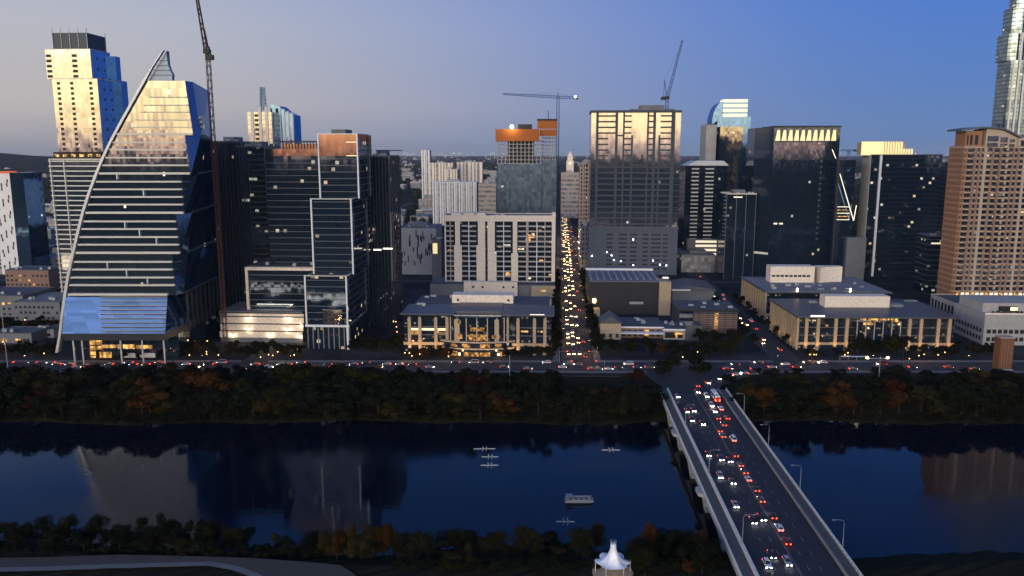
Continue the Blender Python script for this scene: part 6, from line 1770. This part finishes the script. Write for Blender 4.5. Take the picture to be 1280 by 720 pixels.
# far bank: three loose rows that step up to the boulevard; heights stay under the sight line to the road where it shows
mix_ = {'dark green': 7, 'olive green': 3, 'orange-brown': .5, 'yellowing': .6, 'russet': .2}
for row, (Ya, Yb, step, hmax) in enumerate(((376, 383, 7.2, 17), (387, 400, 7.6, 17), (406, 427, 8.5, 12))):
    x = -345
    rown = ('front row', 'middle row', 'rear row')[row]
    while x < 345:
        Y = rnd.uniform(Ya, Yb); X_ = x + rnd.uniform(-2, 2)
        x += step * rnd.uniform(.7, 1.35)
        if 66 + .052 * (Y - 230) + 4 < X_ < 72 + .052 * (Y - 230) + 34: continue
        if bx(Y) - 9 < X_ < bx(Y) + 35: continue
        px = 640 + X_ / (Y * CT + 125 * ST) * 1000
        gz = profile(Y, X_)
        # keep the boulevard visible: top below a photo row
        lim = 456 + 4 * math.sin(px * .05) if px < 480 else 463 + 4 * math.sin(px * .06)
        if 690 < px < 790: lim = 481
        if px > 880: lim = 467 + 4 * math.sin(px * .04)
        _, zmax = at(px, lim + rnd.uniform(-4, 7), Y)
        h = min(rnd.uniform(.65, 1.15) * hmax, (zmax - gz) / .98)
        if h < 2.2: continue
        where = next((w for a_, c_, w in land if a_ <= px < c_), land[-1][2])
        colr = pick(mix_)
        tree(X_, Y, gz - .2, h, colr, f'{colr} tree, {rown}, far bank {where}', f'{colr} trees, {rown}, far bank {where}', False, rnd.uniform(1.1, 1.6) * min(1.6, max(1, 9 / h)))
# low trees and hedges along the boulevard's edge
x = -345
while x < 345:
    Y = rnd.uniform(427.5, 433); x += rnd.uniform(3.6, 6.5)
    if bx(Y) - 16 < x < bx(Y) + 52: continue
    px = 640 + x / (Y * CT + 122 * ST) * 1000
    if 690 < px < 800 or (rnd.random() < (.0 if px < 480 else .22)): continue
    _, zt_ = at(px, (458.5 if px < 480 else 462) + rnd.uniform(-6, 6), Y); h = zt_ - profile(Y, x)
    if h < 1.2: continue
    where = next((w for a_, c_, w in land if a_ <= px < c_), land[-1][2])
    tree(x, Y, profile(Y, x) - .2 - .12 * h, h * 1.08, pick({'dark green': 6, 'olive green': 2}), f'low hedge tree at the boulevard edge {where}', f'boulevard edge trees {where}', False, rnd.uniform(1.3, 2.0))
# bushes on the waterline
for k in range(110):
    X_ = -330 + k * 6.2 + rnd.uniform(-2, 2); Y = 374.5 + shore(X_, 4) + rnd.uniform(-.5, 1.5)
    if bx(Y) - 7 < X_ < bx(Y) + 33: continue
    px = 640 + X_ / (Y * CT + 125 * ST) * 1000
    where = next((w for a_, c_, w in land if a_ <= px < c_), land[-1][2])
    tree(X_, Y, profile(Y, X_) - 1.0, rnd.uniform(3.5, 7), pick({'dark green': 5, 'olive green': 2}), f'low waterline shrub, far bank {where}', f'waterline shrubs of the far bank {where}', False, 1.5, 'shrub')
# big named far-bank trees
for px, py_top, Y, w_, colr, lb in ((870, 440, 426, 1.5, 'dark green', 'large dark tree spreading at the corner of the bridge and the boulevard'), (838, 442, 428, 1.5, 'dark green', 'large dark tree left of the tree at the bridge corner'), (493, 500, 377, 1.6, 'yellowing', 'broad yellow-olive willow-like tree at the water below the stepped office tower'), (762, 484, 384, .9, 'russet', 'russet tree standing out on the bank right of the central street'), (1117, 470, 386, .9, 'russet', 'russet tree on the far bank before the right-hand limestone building'), (160, 508, 378, .8, 'orange-brown', 'small orange tree at the waterline below the sail tower')):
    x, zt_ = at(px, py_top, Y); gz = profile(Y, x); tree(x, Y, gz - .2, zt_ - gz, colr, lb, 'single trees of the far bank', False, w_)
# street and garden trees north of the boulevard
for (pa, pb, Y, n, h, where) in ((745, 800, 478, 5, 9, 'beside the boulevard right of the central street'), (808, 925, 470, 9, 11, 'before the low halls left of the right-hand street'), (870, 925, 500, 5, 11, 'against the slatted hall'), (512, 566, 466, 8, 6, 'before the left wing of the limestone building with the curved bay'), (628, 692, 466, 8, 6, 'before the right wing of the limestone building with the curved bay'), (1066, 1130, 474, 6, 13, 'before the bay of the right-hand limestone building'), (1000, 1066, 470, 6, 5, 'before the left half of the right-hand limestone building'), (1140, 1240, 470, 9, 8, 'between the right-hand limestone building and the brick pillar'), (285, 375, 470, 9, 9, 'before the floodlit parking garage'), (440, 503, 480, 8, 10, 'between the stepped tower and the limestone building'), (-10, 70, 470, 14, 9, 'left of the sail tower foot'), (-10, 72, 535, 14, 10, 'among the low blocks left of the sail tower'), (150, 205, 461.5, 3, 5, 'before the lobby of the sail tower'), (225, 275, 475, 5, 8, 'between the sail tower and the parking garage')):
    for k in range(n):
        px = lerp(pa, pb, (k + .5 + rnd.uniform(-.4, .4)) / n); Yk = Y + rnd.uniform(-2.2, 6); x, _ = at(px, 440, Yk)
        if abs(x - (c0[0] + SL * (Yk - 457))) < 13: continue
        tree(x, Yk, .0, h * rnd.uniform(.75, 1.2), pick({'dark green': 6, 'olive green': 2, 'orange-brown': .6}), f'tree {where}', f'trees {where}', False, rnd.uniform(.9, 1.3))
for k in range(44):
    s = -1 if k % 2 else 1; t = 12 + (k // 2) * 15
    x = c0[0] + SL * t + s * 13.2
    tree(x, 461 + t, .1, rnd.uniform(8, 12), 'dark green', 'dark street tree in the row along the central street', 'street trees of the central street')
for k in range(16):
    s = -1 if k % 2 else 1; t = 40 + (k // 2) * 22
    tree(163 + .065 * t + s * 10.5, 461 + t, .1, rnd.uniform(6, 9), 'dark green', 'dark street tree in the row along the right-hand street', 'street trees of the right-hand street')
# near bank
for (pa, pb, Ya, Yb, n, w, top, where) in ((-30, 310, 244, 253, 34, {'dark green': 6, 'olive green': 2}, 646, 'left, above the trail'), (-30, 420, 236, 242, 30, {'dark green': 6, 'olive green': 1}, 672, 'left, lower row beside the trail'), (300, 420, 240, 247, 9, {'dark green': 4, 'yellowing': 1}, 672, 'between the trail and the middle trees'), (385, 500, 236, 244, 9, {'yellowing': 3, 'olive green': 2, 'orange-brown': 1.2}, 660, 'in the yellowing clump at lower centre left'), (500, 740, 234, 247, 30, {'dark green': 4, 'olive green': 4, 'yellowing': .6}, 664, 'at the bottom centre, left of the tent pavilion'), (790, 935, 232, 247, 24, {'dark green': 4, 'olive green': 1, 'orange-brown': 1.0}, 656, 'between the tent pavilion and the bridge'), (500, 745, 226, 232, 18, {'dark green': 5, 'olive green': 2}, 690, 'bottom edge, left of the tent pavilion'), (792, 930, 224, 231, 14, {'dark green': 5, 'olive green': 1, 'orange-brown': .8}, 684, 'bottom edge, between the tent pavilion and the bridge'), (1075, 1290, 224, 236, 14, {'dark green': 5}, 722, 'bottom right corner, east of the bridge')):
    for k in range(n):
        px = lerp(pa, pb, (k + .5 + rnd.uniform(-.5, .5)) / n); Y = rnd.uniform(Ya, Yb); x, zt_ = at(px, top + rnd.uniform(-8, 22), Y); gz = profile(Y, x)
        if bx(Y) - 9.5 < x: continue
        h = max(3.5, (zt_ - gz) / .98); colr = pick(w)
        tree(x, Y, gz - .2, h, colr, f'{colr} tree on the near bank, {where}', f'{colr} trees on the near bank, {where}', True, rnd.uniform(.95, 1.25) * min(1.3, 8 / h))
for px, top, Y, colr, lb, w_ in ((483, 655, 240, 'orange-brown', 'bright orange tree in the clump at lower centre left', .8), (458, 664, 238, 'yellowing', 'yellow tree left of the bright orange tree on the near bank', 1.0), (584, 680, 231, 'yellowing', 'yellow-green tree low at the bottom left of centre', 1.0), (626, 662, 238, 'olive green', 'tall olive tree rising over the water at bottom centre', 1.0), (746, 652, 246, 'olive green', 'olive tree just left of the tent pavilion peak', .8), (876, 663, 238, 'orange-brown', 'russet-orange tree beside the bridge on the near bank', 1.0), (838, 656, 243, 'dark green', 'broad dark tree right of the tent pavilion', 1.4), (690, 662, 244, 'dark green', 'broad dark tree left of the tent pavilion', 1.4)):
    x, zt_ = at(px, top, Y); gz = profile(Y, x); tree(x, Y, gz - .2, max(3.5, (zt_ - gz) / .98), colr, lb, 'single trees of the near bank', True, w_)
trees_ = sorted([q for q in REG if q[-1] == 'tree'], key=lambda q: -q[0] * (50 if 'single' in q[7] else 1))
for q in trees_[:296]: plant(q)
for q in REG:
    if q[-1] != 'tree': plant(q)
mass = MB(); lm = list(LEAF)
for (_, x, Y, z, h, colour, label, group, near, wide, rot, pk, name) in trees_[296:]:
    cm = TREE[colour][pk % 6][0]; tm = TREE[colour][pk % 6][1]; s_ = h / 10; ca, sa = math.cos(rot), math.sin(rot)
    for me, mi in ((cm, lm.index(colour)), (tm, len(lm))):
        mass.add([(x + s_ * wide * (v.co.x * ca - v.co.y * sa), Y + s_ * wide * (v.co.x * sa + v.co.y * ca), z + s_ * v.co.z) for v in me.vertices], [tuple(p.vertices) for p in me.polygons], mi)
if mass.v:
    o_ = mass.build('street_greenery', [LEAF[k] for k in lm] + [BARK]); tag(o_, 'smaller street and garden trees between the riverside buildings', 'trees', None, 'stuff')
# distant canopy of the suburbs: countless trees as one mass
b = MB(); rr_ = random.Random(5)
for k in range(5200):
    Y = 900 + 7500 * rr_.random() ** 1.7; x = (rr_.random() - .5) * 1.5 * Y
    if abs(x - (c0[0] + SL * (Y - 457))) < 22: continue
    r_ = rr_.uniform(4, 8) * (1 + Y / 9000)
    b.sphere((x, Y, r_ * .45), r_ * rr_.uniform(.8, 1.4), r_, r_ * rr_.uniform(.7, 1.0), 6, 4)
for i, v in enumerate(b.v): b.v[i] = (v[0] + rr_.uniform(-1, 1), v[1] + rr_.uniform(-1, 1), v[2] + rr_.uniform(-.8, .8))
o_ = b.build('tree_canopy', plain('far_canopy_leaves', (.02, .026, .014), .95, 0, .5, .05)); tag(o_, 'dark tree canopy covering the distant suburbs behind downtown', 'trees', None, 'stuff')
# far lights of the suburbs
b = MB()
for k in range(260):
    px = rr_.choice((rr_.uniform(500, 745), rr_.uniform(500, 625), rr_.uniform(845, 1200))); py = 192 + 30 * rr_.random() ** 2.2
    x, Y = gnd(px, py); s = Y * .00032 * rr_.uniform(.5, 1.3); b.sphere((x, Y, 14 + s), s, n=4, m=3)
o_ = b.build('suburb_lamps', emit('suburb_lamp_glow', (1, .82, .6), 1.6, False)); tag(o_, 'scattered lamps twinkling over the distant suburbs', 'lamps', None, 'stuff')

# unseen ridge added behind the camera to block low sun from the banks
b = MB()
for j_ in range(9):
    for i in range(60):
        x = -2600 + i * 75; Y = -1100 + j_ * 95 - .35 * x * 0
        t = j_ / 8; h_ = (100 + 10 * math.sin(x * .011) + 6 * math.sin(x * .037)) * math.sin(math.pi * t) ** .8
        b.v.append((x, Y, -4 + h_))
for j_ in range(8):
    for i in range(59): b.f.append((j_ * 60 + i, j_ * 60 + i + 1, (j_ + 1) * 60 + i + 1, (j_ + 1) * 60 + i)); b.m.append(0)
struct(b.build('hills', P['hill'], smooth=True))

# ------------------------------------------------------------------ sky, sun, haze, output
w = bpy.data.worlds.new('World'); sc.world = w; w.use_nodes = True
nt = w.node_tree; nt.nodes.clear(); N = nt.nodes.new; L = nt.links.new
def M(op, a_, b_=None, c_=None):
    n = N('ShaderNodeMath'); n.operation = op
    for i, val in enumerate((a_, b_, c_)):
        if val is None: continue
        if isinstance(val, (int, float)): n.inputs[i].default_value = val
        else: L(val, n.inputs[i])
    return n.outputs[0]
def ramp(fac, stops):
    n = N('ShaderNodeValToRGB'); el = n.color_ramp.elements
    while len(el) < len(stops): el.new(.5)
    for e_, (p, c) in zip(el, stops): e_.position = p; e_.color = (*c, 1)
    L(fac, n.inputs['Fac']); return n.outputs['Color']
def mixc(f, a_, b_):
    n = N('ShaderNodeMix'); n.data_type = 'RGBA'
    for s, v in (('Factor', f), ('A', a_), ('B', b_)):
        if isinstance(v, (int, float)): n.inputs[s].default_value = v
        elif isinstance(v, tuple): n.inputs[s].default_value = (*v, 1)
        else: L(v, n.inputs[s])
    return n.outputs['Result']
tc = N('ShaderNodeTexCoord'); nv = N('ShaderNodeVectorMath'); nv.operation = 'NORMALIZE'; L(tc.outputs['Generated'], nv.inputs[0])
sp = N('ShaderNodeSeparateXYZ'); L(nv.outputs[0], sp.inputs[0])
el_ = M('DIVIDE', M('ARCSINE', M('MINIMUM', M('MAXIMUM', sp.outputs['Z'], -1.0), 1.0)), math.pi / 2)   # 0 horizon .. 1 zenith
hl_ = M('SQRT', M('MAXIMUM', M('SUBTRACT', 1.0, M('MULTIPLY', sp.outputs['Z'], sp.outputs['Z'])), .0001))
ax = M('DIVIDE', sp.outputs['X'], hl_); ay = M('DIVIDE', sp.outputs['Y'], hl_)
SUN_AZ = R(200)     # clockwise from the view axis (+y): behind the camera, to its left
gx, gy = math.sin(SUN_AZ), math.cos(SUN_AZ)
cosg = M('ADD', M('MULTIPLY', ax, gx), M('MULTIPLY', ay, gy))
d90 = 1 / 90.0
left_ = ramp(el_, [(0, (.27, .275, .31)), (1.0 * d90, (.36, .36, .40)), (3 * d90, (.475, .45, .455)), (8 * d90, (.46, .475, .545)), (12 * d90, (.385, .435, .58)), (21 * d90, (.05, .155, .48)), (50 * d90, (.03, .08, .26)), (1, (.03, .075, .23))])
right_ = ramp(el_, [(0, (.12, .205, .38)), (1.2 * d90, (.115, .225, .46)), (4 * d90, (.085, .205, .52)), (9 * d90, (.065, .185, .58)), (14 * d90, (.05, .16, .55)), (24 * d90, (.024, .12, .47)), (50 * d90, (.02, .065, .26)), (1, (.025, .07, .22))])
mr = N('ShaderNodeMapRange'); mr.interpolation_type = 'SMOOTHSTEP'; mr.inputs['From Min'].default_value = -.58; mr.inputs['From Max'].default_value = .50; L(ax, mr.inputs['Value'])
base = mixc(mr.outputs[0], left_, right_)
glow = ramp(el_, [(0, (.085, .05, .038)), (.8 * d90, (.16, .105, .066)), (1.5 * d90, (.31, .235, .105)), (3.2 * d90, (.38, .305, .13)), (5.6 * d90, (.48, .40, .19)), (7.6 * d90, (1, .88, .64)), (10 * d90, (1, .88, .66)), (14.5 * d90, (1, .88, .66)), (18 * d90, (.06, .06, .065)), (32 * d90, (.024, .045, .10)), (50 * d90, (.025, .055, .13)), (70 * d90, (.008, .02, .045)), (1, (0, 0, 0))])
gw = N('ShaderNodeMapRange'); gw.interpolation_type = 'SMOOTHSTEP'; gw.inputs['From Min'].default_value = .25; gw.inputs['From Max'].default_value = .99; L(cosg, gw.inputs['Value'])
# thin cloud streaks over the afterglow
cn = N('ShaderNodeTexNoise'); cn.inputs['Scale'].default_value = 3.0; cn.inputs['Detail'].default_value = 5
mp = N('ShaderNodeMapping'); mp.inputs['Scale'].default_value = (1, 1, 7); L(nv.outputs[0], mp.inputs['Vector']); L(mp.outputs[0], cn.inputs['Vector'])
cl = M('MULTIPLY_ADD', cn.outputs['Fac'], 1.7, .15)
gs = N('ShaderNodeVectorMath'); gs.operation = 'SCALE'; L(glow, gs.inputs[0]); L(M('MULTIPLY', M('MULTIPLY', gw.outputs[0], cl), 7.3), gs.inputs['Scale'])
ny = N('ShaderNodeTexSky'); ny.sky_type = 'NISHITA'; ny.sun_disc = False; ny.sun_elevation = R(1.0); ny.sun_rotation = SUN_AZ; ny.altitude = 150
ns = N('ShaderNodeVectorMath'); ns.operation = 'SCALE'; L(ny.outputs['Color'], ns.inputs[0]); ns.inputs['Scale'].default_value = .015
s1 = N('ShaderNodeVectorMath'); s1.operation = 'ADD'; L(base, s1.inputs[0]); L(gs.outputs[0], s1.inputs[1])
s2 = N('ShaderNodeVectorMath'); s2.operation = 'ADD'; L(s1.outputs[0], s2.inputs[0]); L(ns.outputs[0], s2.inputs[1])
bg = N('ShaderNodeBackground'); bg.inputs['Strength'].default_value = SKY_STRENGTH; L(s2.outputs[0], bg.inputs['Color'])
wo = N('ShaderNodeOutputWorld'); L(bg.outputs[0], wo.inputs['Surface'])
w.cycles.sampling_method = 'MANUAL'; w.cycles.sample_map_resolution = 1024

sn = bpy.data.lights.new('sun', 'SUN'); sn.energy = .3; sn.angle = R(50); sn.color = (1, .66, .36)
so = bpy.data.objects.new('sun', sn); COL.objects.link(so)
sd = Vector((gx * math.cos(R(4)), gy * math.cos(R(4)), math.sin(R(4))))
so.rotation_euler = sd.to_track_quat('Z', 'Y').to_euler()

if HAZE:
    b = MB(); b.box(-25600, -25600, -12.5, 25600, 25600, 262)
    m = bpy.data.materials.new('air'); m.use_nodes = True; nt = m.node_tree; nt.nodes.clear()
    v = nt.nodes.new('ShaderNodeVolumePrincipled'); v.inputs['Color'].default_value = (.82, .88, 1, 1); v.inputs['Density'].default_value = HAZE; v.inputs['Anisotropy'].default_value = .0
    ou = nt.nodes.new('ShaderNodeOutputMaterial'); nt.links.new(v.outputs[0], ou.inputs['Volume'])
    hz = b.build('haze', m); hz['kind'] = 'stuff'; hz['label'] = 'thin blue evening air over the city and river'; hz['category'] = 'haze'

sc.render.engine = 'CYCLES'
cy = sc.cycles
cy.use_denoising = True
cy.max_bounces = 6; cy.diffuse_bounces = 2; cy.glossy_bounces = 4; cy.volume_bounces = 0; cy.transmission_bounces = 2
cy.sample_clamp_indirect = 4.0; cy.caustics_reflective = False; cy.caustics_refractive = False
cy.use_light_tree = True
vs = sc.view_settings
vs.view_transform = 'Standard'; vs.look = 'None'; vs.exposure = 0.0; vs.gamma = 1.0; vs.use_curve_mapping = False
sc.display_settings.display_device = 'sRGB'
sc.render.resolution_x = 1024; sc.render.resolution_y = 576
